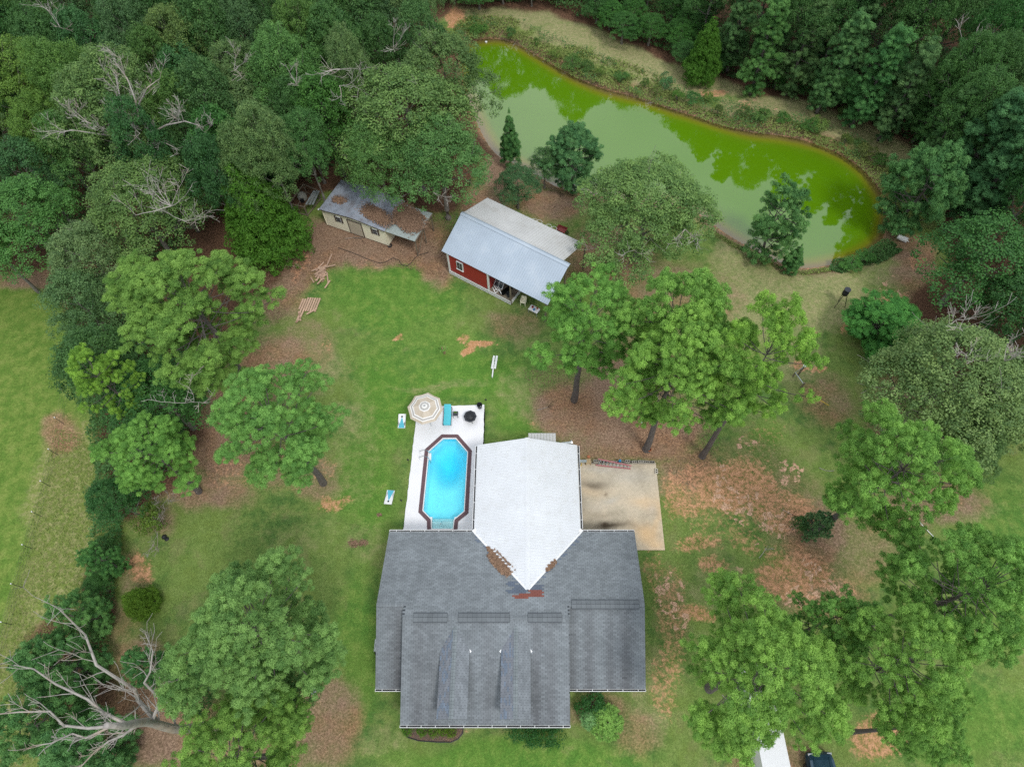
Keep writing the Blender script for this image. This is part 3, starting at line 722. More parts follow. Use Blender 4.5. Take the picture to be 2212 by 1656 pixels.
# ridge vents and ridge caps
def vent(x0, x1, y, z, zd):
    m = MB(); n = max(3, int((x1 - x0) / .3)); w = (x1 - x0) / n
    for s in (-1, 1): m.box(((x0+x1)/2, y + s*.145, z + .012), (x1-x0, .33, .05), (-s*.34, 0, 0), (.5,.5,.52))
    for i in range(n):
        k = rnd.uniform(.88, 1.0)
        for s in (-1, 1): m.box((x0 + w * (i + .5), y + s * .13, z + .05), (w - .01, .25, .03), (-s * .34, 0, 0), (k*.85, k*.85, k*.85))
    return part('ridge_vent', m, M['shingle'], house, True)
for a, b in ((892.7, 966), (990, 1101), (1140.5, 1213.6)):
    vent(P(a, 1338, 5.1).x, P(b, 1338, 5.1).x, YRM, zr(YRM) + .03, 0)
vent(P(1234.6, 1301, 4.85).x, P(1379.7, 1301, 4.85).x, YRW, zr(YRW) + .03, 0)
caps = MB()
for (a, b, y) in ((XML, XMR, YRM), (XL, XML, YRW), (XMR, XR, YRW)):
    x = a
    while x < b - .05:
        w = min(.2, b - x); k = rnd.uniform(.9, 1.1)
        for s in (-1, 1): caps.box((x + w / 2, y + s * .07, zr(y) + .012), (w - .01, .15, .012), (-s * .33, 0, 0), (k, k, k))
        x += .2
part('ridge_cap', caps, M['shingle'], house, True)
# dormers
for (dx, hw) in DORM:
    zd = 4.92; ze = zd - hw * .577; ya = 1.24; ytop = (zd - 2.7) / .39 + .96; yv = (ze - 2.7) / .39 + .96
    f = MB().slab([(dx, ya, zd), (dx, ytop, zd), (dx - hw, yv, ze), (dx - hw, ya, ze)], .08).slab([(dx, ya, zd), (dx + hw, ya, ze), (dx + hw, yv, ze), (dx, ytop, zd)], .08)
    droof = part('dormer_roof', f, M['underlay'], house, True)
    m = MB()
    for s in (-1, 1):
        ang = math.atan(.577); L = hw / math.cos(ang); nc = int(L / TH) + 1
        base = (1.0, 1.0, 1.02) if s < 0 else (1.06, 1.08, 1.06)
        for r in range(nc):
            uu = (r + .5) * L / nc; x = dx + s * (hw - uu * math.cos(ang)); z = ze + uu * math.sin(ang) + .012
            yend = yv + (ytop - yv) * (uu / L); y = ya - (TW / 2 if r % 2 else 0)
            rot = Euler((0, s * (ang + .03), 0)).to_matrix()
            while y < yend:
                a = max(y, ya); b = min(y + TW, yend)
                if b - a > .05:
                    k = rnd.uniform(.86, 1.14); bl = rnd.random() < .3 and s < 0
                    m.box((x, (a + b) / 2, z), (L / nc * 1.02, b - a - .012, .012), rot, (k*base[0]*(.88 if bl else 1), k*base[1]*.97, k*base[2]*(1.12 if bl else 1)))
                y += TW
    for i in range(int((ytop - ya) / .2)):
        k = rnd.uniform(.95, 1.15)
        for s in (-1, 1): m.box((dx + s * .07, ya + .2 * i + .1, zd + .008), (.15, .19, .012), (0, s * .5, 0), (k, k*1.02, k))
    q = part('dormer_shingles', m, M['shingle'], droof, False); q.data.transform(Matrix.Translation(-HO)); q['kind'] = 'stuff'
    wl = MB().prism([(dx - hw + .18, ya + .12), (dx + hw - .18, ya + .12), (dx + hw - .18, ya + .2), (dx - hw + .18, ya + .2)], 2.75, ze)
    wl.add([(dx-hw+.18, ya+.14, ze), (dx+hw-.18, ya+.14, ze), (dx, ya+.14, zd-.12)], [(0, 1, 2)])
    for s in (-1, 1):
        x = dx + s * (hw - .2)
        wl.add([(x, ya + .14, 2.75), (x, yv, ze - .05), (x, ya + .14, ze - .05)], [(0, 1, 2)])
    part('dormer_wall', wl, M['white_siding'], house, True)
    wf = part('window', MB().box((dx, ya + .09, 3.75), (.86, .06, 1.1)), M['white'], house, True)
    q = part('pane', MB().box((dx, ya + .05, 3.75), (.7, .03, .95)), M['glass'], wf); q.data.transform(Matrix.Translation(-HO))
    for s in (-1, 1):    # little white flashing at the dormer eave ends
        if (dx, s) != (-4.56, -1):
            part('eave_return', MB().slab([(dx + s*hw, yv + .02, ze + .03), (dx + s*(hw+.22), yv - .02, ze - .02), (dx + s*(hw+.04), yv - .2, ze - .02)], .03), M['white'], house, True)
# fascia, gutters
def gutter(x0, x1, y, z, out, hang=.9, kids=True):
    """eave gutter running along X; out = outward direction in Y"""
    m = MB(); w = .13
    m.box(((x0+x1)/2, y + out*.008, z - .05), (x1-x0, .012, .11)).box(((x0+x1)/2, y + out*w, z - .05), (x1-x0, .03, .12)).box(((x0+x1)/2, y + out*w/2, z - .11), (x1-x0, w, .012))
    for e in (x0, x1): m.box((e, y + out*w/2, z - .055), (.02, w, .12))
    g = part('gutter', m, M['white'], house, True)
    q = part('gutter_shade_floor', MB().box(((x0+x1)/2, y + out*w/2, z - .095), (x1-x0-.03, w-.03, .012)), M['black'], g); q.data.transform(Matrix.Translation(-HO))  # black floor strip stands in for the depth shade and debris inside the gutter
    n = int((x1-x0)/hang)
    hm = MB().box((0, 0, 0), (.03, w, .02)).mesh('hanger', M['white'])
    for i in range(n):
        o = obj('hanger', hm, g); o.location = Vector((x0 + (i+.5)*(x1-x0)/n, y + out*w/2, z + .005)) - HO
    return g
gutter(XL + .03, -3.72, YR + .01, zr(YR) + .02, 1); gutter(4.02, XR - .03, YR + .01, zr(YR) + .02, 1, .95)
gutter(XML, XMR, .95, zm(.96) + .01, -1, .85); gutter(XL, XML - .03, 3.06, zw(3.07) + .01, -1); gutter(XMR + .03, XR, 3.06, zw(3.07) + .01, -1)
def gutter_y(x, y0, y1, z, out):
    m = MB(); w = .13
    m.box((x + out*.008, (y0+y1)/2, z-.05), (.012, y1-y0, .11)).box((x+out*w, (y0+y1)/2, z-.05), (.03, y1-y0, .12)).box((x+out*w/2, (y0+y1)/2, z-.11), (w, y1-y0, .012))
    g = part('gutter', m, M['white'], house, True)
    q = part('gutter_shade_floor', MB().box((x+out*w/2, (y0+y1)/2, z-.09), (w-.03, y1-y0-.03, .012)), M['black'], g); q.data.transform(Matrix.Translation(-HO))  # black strip again paints the shade and debris down in the channel
    hm = MB().box((0, 0, 0), (w, .03, .02)).mesh('hanger', M['white']); n = int((y1-y0)/1.1)
    for i in range(n):
        o = obj('hanger', hm, g); o.location = Vector((x+out*w/2, y0+(i+.5)*(y1-y0)/n, z+.005)) - HO
gutter_y(-3.72, 13.6, 20.1, zwing(-3.7) + .01, -1); gutter_y(4.02, 13.6, 20.1, zwing(4.0) + .01, 1)
# white metal wing: sheets with ribs, ridge cap, valley trims
YE = 20.13; k = 0
def yval(x): return 13.35 - (zwing(x) - 3.1) / .32       # valley line
y = YE
while y > 9.1:
    y2 = max(9.06, y - .914)
    for s in (-1, 1):
        hw = 3.84 if s > 0 else 3.86; m = MB()
        def xlim(yy): return min(hw, max(0, (4.48 - zr(yy)) / .36 - .02)) if yy < 13.45 else hw
        a, b = xlim(y), xlim(y2)
        ze_ = lambda d: 4.48 - .36 * d
        if y2 < 13.45 < y:
            pl = [(0, y), (hw, y), (hw, 13.45), (b, y2), (0, y2)]
        else: pl = [(0, y), (a, y), (b, y2), (0, y2)]
        po = [(.15 + s*d, yy, ze_(d) + .05) for d, yy in pl]
        if s > 0: po = po[::-1]
        m.slab(po[::-1], .03)
        for r in range(4):
            yy = y - (r + .5) * .2285
            if yy <= y2: continue
            d = xlim(yy)
            if d > .15: m.bar((.15 + s*.05, yy, ze_(.05) + .062), (.15 + s*(d-.02), yy, ze_(d-.02) + .075), .085, .06)
        part('roof_panel', m, M['white_metal'], house, True)
    y = y2
part('ridge_cap', MB().slab([(.15,9.0,4.57),(.15,YE+.02,4.57),(-.02,YE+.02,4.5),(-.02,9.15,4.5)],.02).slab([(.15,9.0,4.57),(.32,9.15,4.5),(.32,YE+.02,4.5),(.15,YE+.02,4.57)],.02), M['white_metal'], house, True)
part('valley_trim', MB().bar((.1, 9.02, 4.5), (-3.7, 13.3, 3.16), .14, .05).bar((.2, 9.02, 4.5), (4.0, 13.3, 3.16), .14, .05), M['white'], house, True)
part('corner_trim', MB().box((-3.66, 13.4, 3.2), (.32, .26, .07), (0, 0, .7)).box((3.98, 13.4, 3.2), (.3, .26, .07), (0, 0, -.7)), M['white'], house, True)
# walls
wm_ = MB()
def gable_wall(x, prof, w=.12):
    wm_.add([(x - w/2, a, b) for a, b in prof] + [(x + w/2, a, b) for a, b in prof],
        [tuple(range(len(prof)))[::-1], tuple(range(len(prof), 2*len(prof)))] + [(i, (i+1) % len(prof), len(prof) + (i+1) % len(prof), len(prof)+i) for i in range(len(prof))])
gable_wall(XL + .4, [(3.5, 0), (12.9, 0), (12.9, zr(12.9) - .16), (YRW, zr(YRW) - .16), (3.5, zw(3.5) - .16)])
gable_wall(XR - .4, [(3.5, 0), (12.9, 0), (12.9, zr(12.9) - .16), (YRW, zr(YRW) - .16), (3.5, zw(3.5) - .16)])
gable_wall(XML + .1, [(1.4, 0), (YRW, 0), (YRM, zr(YRM) - .16), (1.4, zm(1.4) - .16)])
gable_wall(XMR - .1, [(1.4, 0), (YRW, 0), (YRM, zr(YRM) - .16), (1.4, zm(1.4) - .16)])
wm_.box(((XML+XMR)/2, 1.4, 1.34), (XMR-XML-.32, .12, 2.67)).box(((XL+XML)/2+.2, 3.5, 1.26), (XML-XL-.52, .12, 2.52)).box(((XR+XMR)/2-.2, 3.5, 1.26), (XR-XMR-.52, .12, 2.52))
wm_.box(((XL-3.3)/2+.2, 12.9, 1.5), (-3.3-XL-.52, .12, 3.0)).box(((XR+3.6)/2-.2, 12.9, 1.5), (XR-3.6-.52, .12, 3.0))
wm_.box((-3.3, 16.35, 1.5), (.12, 6.78, 3.0)).box((3.6, 16.35, 1.5), (.12, 6.78, 3.0))
wm_.add([(-3.3,19.74,0),(3.6,19.74,0),(3.6,19.74,3.05),(.15,19.74,4.38),(-3.3,19.74,3.05),(-3.3,19.62,0),(3.6,19.62,0),(3.6,19.62,3.05),(.15,19.62,4.38),(-3.3,19.62,3.05)],[(0,1,2,3,4),(9,8,7,6,5),(0,5,6,1),(1,6,7,2),(2,7,8,3),(3,8,9,4),(4,9,5,0)])
part('wall', wm_, M['white_siding'], house, True)
def win(x, y, z, w, h, face):
    d = {'f': (w, .08, h), 's': (.08, w, h)}[face]; e = {'f': (w-.14, .11, h-.14), 's': (.11, w-.14, h-.14)}[face]
    a = part('window', MB().box((x, y, z), d), M['white'], house, True)
    q = part('pane', MB().box((x, y, z), e), M['glass'], a); q.data.transform(Matrix.Translation(-HO))
for x in (-6.6, -4.5, -.6, 1.5): win(x, 1.33, 1.5, .95, 1.3, 'f')
for x in (-8.9,): win(x, 3.43, 1.4, .8, 1.2, 'f')
for x in (4.3, 6.2): win(x, 3.43, 1.4, .95, 1.2, 'f')
for yy in (6.2, 10): win(XL + .33, yy, 1.6, 1.0, 1.2, 's'); win(XR - .33, yy, 1.6, 1.0, 1.2, 's')
for x in (-8.2, -6.2): win(x, 12.97, 1.6, 1.0, 1.2, 'f')
for yy in (15, 17.8): win(3.67, yy, 1.6, 1.0, 1.2, 's'); win(-3.37, yy, 1.6, 1.0, 1.2, 's')
dr = part('door', MB().box((-2.55, 1.33, 1.05), (.95, .09, 2.1)), M['darkred'], house, True)
q = part('handle', MB().box((-2.2, 1.27, 1.05), (.05, .07, .05)), M['steel'], dr); q.data.transform(Matrix.Translation(-HO))
# vent hoods seen at the left gable
part('vent_pipe', MB().tube([(XL+.35, 11.9, 2.6), (XL-.05, 11.9, 2.6)], .05, 8).tube([(XL+.35, 11.35, 2.3), (XL-.12, 11.35, 2.3)], .04, 8), M['white'], house, True)
# debris drifted into the valleys
def litter_patch(name, cx, cy, rx, ry, zf, n, label, rot=0.0, size=.09):
    a = rng.normal(size=(n, 2)) * .45; a = a[(np.abs(a) < 1.1).all(1)]; n = len(a)
    x = cx + (a[:, 0] * math.cos(rot) * rx - a[:, 1] * math.sin(rot) * ry); y = cy + (a[:, 0] * math.sin(rot) * rx + a[:, 1] * math.cos(rot) * ry)
    z = np.array([zf(i, j) for i, j in zip(x, y)]) + .03 + rng.uniform(0, .05, n)
    me = quads_mesh(name, M['litter'], np.stack([x, y, z], 1), np.array([0, 0, 1.]) + unit(n) * .5, np.full(n, size) * rng.uniform(.6, 1.4, n), np.full(n, size * 1.6), rng.uniform(0, 1, n))
    o = obj(name, me); return tag(o, label, 'leaf litter', kind='stuff')
zroof = lambda x, y: max(zr(y), zwing(x) + .05 if in_wing(x, y) else -9) + .02
litter_patch('leaf_litter', -1.75, 10.9, 1.0, .42, zroof, 2600, 'brown leaf litter drifted against the left valley of the white metal roof', -.85)
litter_patch('leaf_litter', -2.35, 11.75, .5, .16, zroof, 500, 'thin strip of brown litter higher up the left valley', -.85)
litter_patch('leaf_litter', 1.75, 10.75, .5, .2, zroof, 600, 'small pile of brown litter in the right valley of the white roof', .85)

# awning and vent pipe behind the wing
aw = thing('awning', 'small weathered pale metal awning at the rear peak of the white wing', 'awning', (1.35, 20.6, 0))
for i in range(9):
    m = MB().box((-1.0 + i*.24, .3, 2.62), (.22, 1.0, .02), (-.12, 0, 0)).box((-1.0 + i*.24 - .1, .3, 2.64), (.03, 1.0, .03), (-.12, 0, 0))
    part('panel', m, M['cream_metal'], aw)
for x in (-1.0, .95): part('post', MB().box((x, .75, 1.27), (.09, .09, 2.54)), M['white'], aw)
vp = thing('vent_pipe', 'galvanised vent pipe with a round cap sticking out beside the small awning', 'pipe', (2.6, 20.6, 0))
part('pipe', MB().tube([(-.3, -.2, 2.6), (.95, -.02, 2.62)], .11, 12).tube([(.3,-.12,2.61),(.4,-.1,2.61)], .13, 12), M['galv'], vp)
part('cap', MB().tube([(.95, -.02, 2.62), (1.05, 0, 2.62)], .19, 14), M['steel'], vp)
part('bracket', MB().bar((.2, -.12, 0), (.2, -.12, 2.5), .05, .05), M['galv'], vp)

# air conditioner at the left wall
ac = thing('air_conditioner', 'pale grey outdoor air conditioner unit half hidden under the left eave', 'air conditioner', (P(818, 1393, .8).x + .1, P(818, 1393, .8).y, 0))
part('body', MB().box((0, 0, .42), (.8, .8, .78)), M['galv'], ac)
part('fan_grille', MB().cyl((0, 0), .3, .8, .83, 20).ring((0, 0, .85), .3, .015), M['black'], ac)
part('pad', MB().box((0, 0, .02), (1.0, 1.0, .06)), M['block'], ac)

# ================================================================== POOL
def inset(poly, d, closed=True):
    n = len(poly); out = []
    for i in range(n):
        p0, p1, p2 = [Vector(poly[j % n][:2]) for j in (i-1, i, i+1)]
        e1 = (p1-p0).normalized(); e2 = (p2-p1).normalized()
        n1 = Vector((e1.y, -e1.x)); n2 = Vector((e2.y, -e2.x)); b = (n1+n2); b = b / b.length_squared * 2
        out.append(p1 + b * d)
    return out
PO = [Vector(p) for p in POOL_O]                   # clockwise from the top
DZ = .06
in1 = inset(PO, .30); in2 = inset(PO, .37)
pool = thing('swimming_pool', 'octagonal blue swimming pool with dark brown coping beside the white wing', 'swimming pool', (PO[1].x, PO[3].y, 0))
def ringmesh(a, b, z0, z1):
    m = MB(); n = len(a)
    for i in range(n):
        j = (i+1) % n
        m.add([(a[i].x,a[i].y,z0),(a[j].x,a[j].y,z0),(b[j].x,b[j].y,z0),(b[i].x,b[i].y,z0),(a[i].x,a[i].y,z1),(a[j].x,a[j].y,z1),(b[j].x,b[j].y,z1),(b[i].x,b[i].y,z1)],
              [(0,3,2,1),(4,5,6,7),(0,1,5,4),(2,3,7,6)])
    return m
part('coping', ringmesh(PO, in1, -.05, DZ + .035), M['coping'], pool, True)
part('inner_rim', ringmesh([p for p in in1], in2, -.35, DZ + .02), M['white'], pool, True)
# basin with a deep end
cx = sum(p.x for p in in2) / len(in2); y0 = min(p.y for p in in2); y1 = max(p.y for p in in2)
bm = MB(); NB = 26
ip = np.array([[p.x, p.y] for p in in2]); bx = np.linspace(ip[:,0].min()-.05, ip[:,0].max()+.05, 34); by = np.linspace(y0-.02, y1+.05, 60)
BX, BY = np.meshgrid(bx, by); bp_ = np.stack([BX.ravel(), BY.ravel()], 1); bd = pdist(bp_, ip); bi = inside(bp_, ip); bs = np.where(bi, bd, -bd)
f = (bp_[:, 1] - y0) / (y1 - y0)
deep = .75 + 1.75 * sstep(.42, .82, f) * sstep(.15, 1.45, bs)
deep = np.where(bi, deep * sstep(0, .10, bs) + .2, .2)
deep = deep + .5 * sstep(.45, .95, f) * sstep(.02, .3, bs)
Iq = (np.arange(59)[:, None] * 34 + np.arange(33)[None, :]).ravel(); Qb = np.stack([Iq, Iq+1, Iq+35, Iq+34], 1)
Qb = Qb[(bs[Qb] > -.25).any(1)]
b2 = MB(); b2.v = [(a, b, -d) for (a, b), d in zip(bp_, deep)]; b2.f = [tuple(q) for q in Qb.tolist()]; b2.c = [None] * len(b2.f)
part('basin', b2, M['liner'], pool, True, True)
def pool_water():
    m, t, b = newmat('pool_water'); N = t.nodes; L = t.links; N.remove(b)
    tr = N.new('ShaderNodeBsdfTransparent'); tr.inputs[0].default_value = (.75, .99, 1, 1)
    gl = N.new('ShaderNodeBsdfGlossy'); gl.inputs['Roughness'].default_value = .06
    fr = N.new('ShaderNodeFresnel'); fr.inputs[0].default_value = 1.33
    n = N.new('ShaderNodeTexNoise'); n.inputs['Scale'].default_value = 5; n.inputs['Detail'].default_value = 3
    co = N.new('ShaderNodeNewGeometry'); L.new(co.outputs['Position'], n.inputs['Vector'])
    bp = N.new('ShaderNodeBump'); bp.inputs['Strength'].default_value = .25; bp.inputs['Distance'].default_value = .03
    L.new(n.outputs['Fac'], bp.inputs['Height']); L.new(bp.outputs[0], gl.inputs['Normal']); L.new(bp.outputs[0], fr.inputs['Normal'])
    ms = N.new('ShaderNodeMixShader'); L.new(fr.outputs[0], ms.inputs[0]); L.new(tr.outputs[0], ms.inputs[1]); L.new(gl.outputs[0], ms.inputs[2])
    va = N.new('ShaderNodeVolumeAbsorption'); va.inputs['Color'].default_value = (.02, .88, .99, 1); va.inputs['Density'].default_value = .36
    L.new(ms.outputs[0], N['Material Output'].inputs['Surface']); L.new(va.outputs[0], N['Material Output'].inputs['Volume']); return m
part('water', MB().prism([(p.x, p.y) for p in inset(PO, .371)][::-1], -3.0, -.12), pool_water(), pool, True)
# white entry steps at the house end
sx0, sx1 = P(929,1135).x, P(985,1135).x; sy = P(957,1124).y; sb = min(p.y for p in in2)
part('steps', MB().box(((sx0+sx1)/2, (sy+sb)/2, -.22), (sx1-sx0, sy-sb, .08)).box(((sx0+sx1)/2, sy+.12, -.5), (sx1-sx0-.2, .3, .1)).box((sx0+.06, (sy+sb)/2+.12, -.02), (.16, sy-sb+.3, .16)).box((sx1-.06, (sy+sb)/2+.12, -.02), (.16, sy-sb+.3, .16)), M['white'], pool, True)
xm = P(955, 1135).x
part('handrail', MB().tube([(xm, sy-.1, -.2), (xm, sy-.15, .35), (xm-.02, (sy+sb)/2, .6), (xm-.05, sb+.2, .5), (xm-.05, sb+.2, -.1)], .022, 6), M['steel'], pool, True)
lx, ly = P(921, 979).x, P(921, 979).y; ly2 = P(920, 992).y
lad = MB()
for yy in (ly, ly2): lad.tube([(lx-.5, yy, DZ), (lx-.45, yy, .5), (lx-.1, yy, .72), (lx+.15, yy, .6), (lx+.3, yy, .1), (lx+.3, yy, -.9)], .022, 6)
ladp = part('ladder_rail', lad, M['steel'], pool, True)
part('ladder_tread', MB().box((lx+.32, (ly+ly2)/2, -.02), (.16, abs(ly-ly2)+.05, .05)).box((lx+.34, (ly+ly2)/2, -.35), (.14, abs(ly-ly2), .05)), M['white'], pool, True)
# white deck (ring strips from the deck outline to the pool outline)
DK = [Vector(p[:2]) for p in DECK]
def densify(poly, st=.5, jit=.0):
    out = []
    for i in range(len(poly)):
        a, b = poly[i], poly[(i+1) % len(poly)]; n = max(1, int((b-a).length / st))
        for k in range(n):
            p = a.lerp(b, k/n)
            if k and jit: nn = Vector((b.y-a.y, a.x-b.x)).normalized(); p = p + nn * rnd.uniform(-jit, jit)
            out.append(p)
    return out
import bmesh
def poly_with_hole(outer, inner, z, name):
    bm_ = bmesh.new(); e = []
    for pl in (outer, inner):
        vs = [bm_.verts.new((p.x, p.y, z)) for p in pl]
        e += [bm_.edges.new((vs[i], vs[(i+1) % len(vs)])) for i in range(len(vs))]
    bmesh.ops.triangle_fill(bm_, use_beauty=True, edges=e)
    r = bmesh.ops.extrude_face_region(bm_, geom=bm_.faces[:]); bmesh.ops.translate(bm_, vec=(0, 0, -.35), verts=[v for v in r['geom'] if isinstance(v, bmesh.types.BMVert)])
    bmesh.ops.recalc_face_normals(bm_, faces=bm_.faces[:])
    me_ = bpy.data.meshes.new(name); bm_.to_mesh(me_); bm_.free(); return me_
M['deck'] = mat('white_painted_deck', (.80,.80,.83), .55, var=.03, scale=.8, dirt=(.62,.62,.66), dirt_amt=.18, dscale=1.5)
dm = poly_with_hole(densify(DK, .35, .025), [p for p in PO], DZ, 'pool_deck'); dm.materials.append(M['deck']); struct('pool_deck', dm)

# ================================================================== CONCRETE PAD
def pad_material():
    m, t, b = newmat('stained_concrete'); N = t.nodes; L = t.links
    geo = N.new('ShaderNodeNewGeometry')
    def noise(s, d=6, r=.6):
        n = N.new('ShaderNodeTexNoise'); n.inputs['Scale'].default_value = s; n.inputs['Detail'].default_value = d; n.inputs['Roughness'].default_value = r
        L.new(geo.outputs['Position'], n.inputs['Vector']); return n.outputs['Fac']
    def ramp(x, st):
        r = N.new('ShaderNodeValToRGB'); e = r.color_ramp.elements; e[0].position = st[0][0]; e[0].color = (*st[0][1], 1); e[1].position = st[-1][0]; e[1].color = (*st[-1][1], 1)
        for p_, c_ in st[1:-1]: q = e.new(p_); q.color = (*c_, 1)
        L.new(x, r.inputs[0]); return r.outputs[0]
    base = ramp(noise(.45), [(.35, (.42,.36,.27)), (.5, (.54,.47,.36)), (.66, (.64,.54,.41))])
    a = N.new('ShaderNodeAttribute'); a.attribute_name = 'stain'; s = N.new('ShaderNodeSeparateColor'); L.new(a.outputs['Color'], s.inputs[0])
    def mix(f, c1, c2, mul=None):
        n = N.new('ShaderNodeMixRGB'); L.new(f, n.inputs[0]); L.new(c1, n.inputs[1]); n.inputs[2].default_value = (*c2, 1); return n.outputs[0]
    c = mix(s.outputs[0], base, (.10,.075,.05)); c = mix(s.outputs[1], c, (.74,.50,.27)); c = mix(s.outputs[2], c, (.52,.5,.45))
    k = N.new('ShaderNodeMapRange'); k.inputs[1].default_value = .3; k.inputs[2].default_value = .7; k.inputs[3].default_value = .86; k.inputs[4].default_value = 1.12
    L.new(noise(6, 6, .7), k.inputs[0]); sc = N.new('ShaderNodeVectorMath'); sc.operation = 'SCALE'; L.new(c, sc.inputs[0]); L.new(k.outputs[0], sc.inputs['Scale'])
    L.new(sc.outputs[0], b.inputs['Base Color']); b.inputs['Roughness'].default_value = .9; b.inputs['Specular IOR Level'].default_value = .15
    return m
pc = [P(1245,1000), P(1416,1000), P(1424,1080), P(1436,1188), P(1340,1188), P(1340,1160), P(1245,1160)]
pc = [P(1240,1000)[:2], P(1416,1000)[:2], P(1436,1188)[:2], P(1360,1188)[:2], (P(1360,1188).x, 13.0), (P(1240,1100).x, 13.0)]
px0, px1 = P(1240,1100).x, P(1436,1188).x; py0, py1 = P(1400,1188).y, P(1300,1000).y
gxp = np.linspace(0, 1, 60); gyp = np.linspace(0, 1, 60)
pv = []; st = []
for j in gyp:
    yy = py0 + (py1-py0) * j; xr = px1 + (P(1416,1000).x - px1) * j; xl = px0 if yy > 12.95 else P(1362,1188).x
    if j < 1: pass
    for i in gxp:
        x = xl + (xr-xl) * i; pv.append((x, yy, .09))
pv = np.array(pv); ppx, ppy = proj(pv[:,0], pv[:,1], .09)
wxp = ppx + (fbm(pv[:,0], pv[:,1], 2, 91)-.5) * 30; wyp = ppy + (fbm(pv[:,0], pv[:,1], 2, 95)-.5) * 30
bl = lambda x, y, rx, ry, s: s * np.exp(-(((wxp-x)/rx)**2 + ((wyp-y)/ry)**2))
dark = np.clip(bl(1320,1136,36,8,.95) + bl(1290,1045,22,8,.5) + bl(1275,1042,14,7,.4) + bl(1308,1062,3,3,.8) + bl(1310,1130,8,5,.5) + bl(1262,1100,8,30,.2) + bl(1300,1110,24,8,.3), 0, 1)
orange = np.clip(bl(1395,1150,30,22,.8) + bl(1395,1085,25,12,.6) + bl(1420,1175,20,14,.5) + bl(1280,1060,30,10,.25) + bl(1420,1110,8,40,.4), 0, 1)
pale = np.clip(bl(1300,1010,60,8,.5) + bl(1320,1078,16,6,.5) + bl(1400,1090,12,9,.45) + bl(1360,1030,50,16,.4) + bl(1290,1090,30,12,.3), 0, 1)
pm = bpy.data.meshes.new('concrete_pad'); Iq = (np.arange(59)[:, None] * 60 + np.arange(59)[None, :]).ravel()
fc = np.stack([Iq, Iq+1, Iq+61, Iq+60], 1).tolist(); nb = len(pv); edge = [i for i in range(60)] + [60*k+59 for k in range(1, 60)] + [59*60+i for i in range(58, -1, -1)] + [60*k for k in range(58, 0, -1)]
allv = pv.tolist() + [(pv[i][0], pv[i][1], -.2) for i in edge]
fc += [(edge[(k+1) % len(edge)], edge[k], nb+k, nb+(k+1) % len(edge)) for k in range(len(edge))]
pm.from_pydata(allv, [], fc)
at = pm.attributes.new('stain', 'FLOAT_COLOR', 'POINT'); z0 = np.zeros(len(edge))
at.data.foreach_set('color', np.stack([np.append(dark, z0), np.append(orange, z0), np.append(pale, z0), np.ones(nb+len(edge))], 1).astype(np.float32).ravel())
pm.materials.append(pad_material()); struct('concrete_pad', pm)

# block row, ladder and bits along the pad's far edge
def block_mesh(cells=2):
    m = MB(); L, Wd, H = .40, .20, .19; t = .035
    m.box((0, -Wd/2+t/2, H/2), (L, t, H)).box((0, Wd/2-t/2, H/2), (L, t, H))
    for x in (-L/2+t/2, 0, L/2-t/2): m.box((x, 0, H/2), (t, Wd-2*t, H))
    m.c = [(1,1,1)] * len(m.f)
    m.box((0, 0, .01), (L-2*t, Wd-2*t, .02), None, (.12,.1,.08)); return m.mesh('cinder_block', M['block'])
BLK = block_mesh()
yb = P(1300, 998).y
def blk(px, py, z, rz, label, tone=1.0, group='grey cinder blocks along the pad edge', rot=None):
    p = P(px, py, z); o = obj('cinder_block', BLK); o.location = p; o.rotation_euler = rot or (0, 0, rz); o.color = (tone, tone, tone*.98, 1); tag(o, label, 'cinder block', group); return o
lab = ['first upper cinder block right of the red ladder', 'second upper cinder block, beside the ladder end', 'third upper cinder block from the ladder', 'last upper cinder block before the pad corner']
for i, (x, y) in enumerate([(1355,997), (1370,998.5), (1383.5,998), (1394,998.5)]): blk(x, y, .29, rnd.uniform(-.06,.06), lab[i], rnd.uniform(.95, 1.15))
for i in range(13):
    x = 1277 + i * 10.9
    blk(x, 999.2, .09, rnd.uniform(-.03,.03), 'cinder block in the bottom course of the low row along the far pad edge', rnd.uniform(.6,.9), 'bottom course of cinder blocks at the pad edge')
blk(1287, 996.5, .29, .02, 'upper cinder block left of the ladder beside the brown crate', .95)
blk(1417.5, 1018.5, .09, 1.52, 'pale cinder block lying alone on the right edge of the pad', 1.75, 'grey cinder blocks along the pad edge')
cr = thing('wooden_crate', 'small brown wooden crate at the left end of the block row', 'crate', P(1270.5, 999.5, .1), .05)
for k in range(4): part('slat', MB().box((0, -.18 + k*.12, .3), (.42, .09, .03)), M['wood_tan'], cr)
for s in (-1, 1): part('side', MB().box((s*.2, 0, .14), (.03, .42, .28)), M['wood_tan'], cr)
single('clay_saucer', MB().cyl((0,0), .13, 0, .06, 16).ring((0,0,.06), .12, .015), M['terra'], 'round terracotta saucer on the ground behind the brown crate', 'saucer', P(1271.5, 986.5, 0))
hc = MB()
for k in range(4): hc.ring((0, 0, .04 + .035*k), .17 - .012*k, .02, 16, (.1*k, .05, 0))
hc.tube([(.1, .15, .1), (.5, .25, .12), (1.1, .2, .15)], .015, 5)
single('hose_coil', hc, M['yellow'], 'yellow hose coil at the pad corner against the wing', 'hose', P(1252, 1003, .1))
single('grey_bench', MB().box((0,0,.3), (.62,.22,.05)).box((-.25,0,.15),(.06,.2,.3)).box((.25,0,.15),(.06,.2,.3)), M['galv'], 'small grey metal bench between the wing and the crate', 'bench', P(1258.5, 998.5, .09))
single('blue_jug', MB().lathe((0,0,0), [(.0,0),(.1,0),(.11,.05),(.11,.25),(.05,.33),(.04,.38),(0,.38)], 12), M['blue'], 'small blue jug standing behind the ladder on the block row', 'jug', P(1338.5, 996.5, .25))
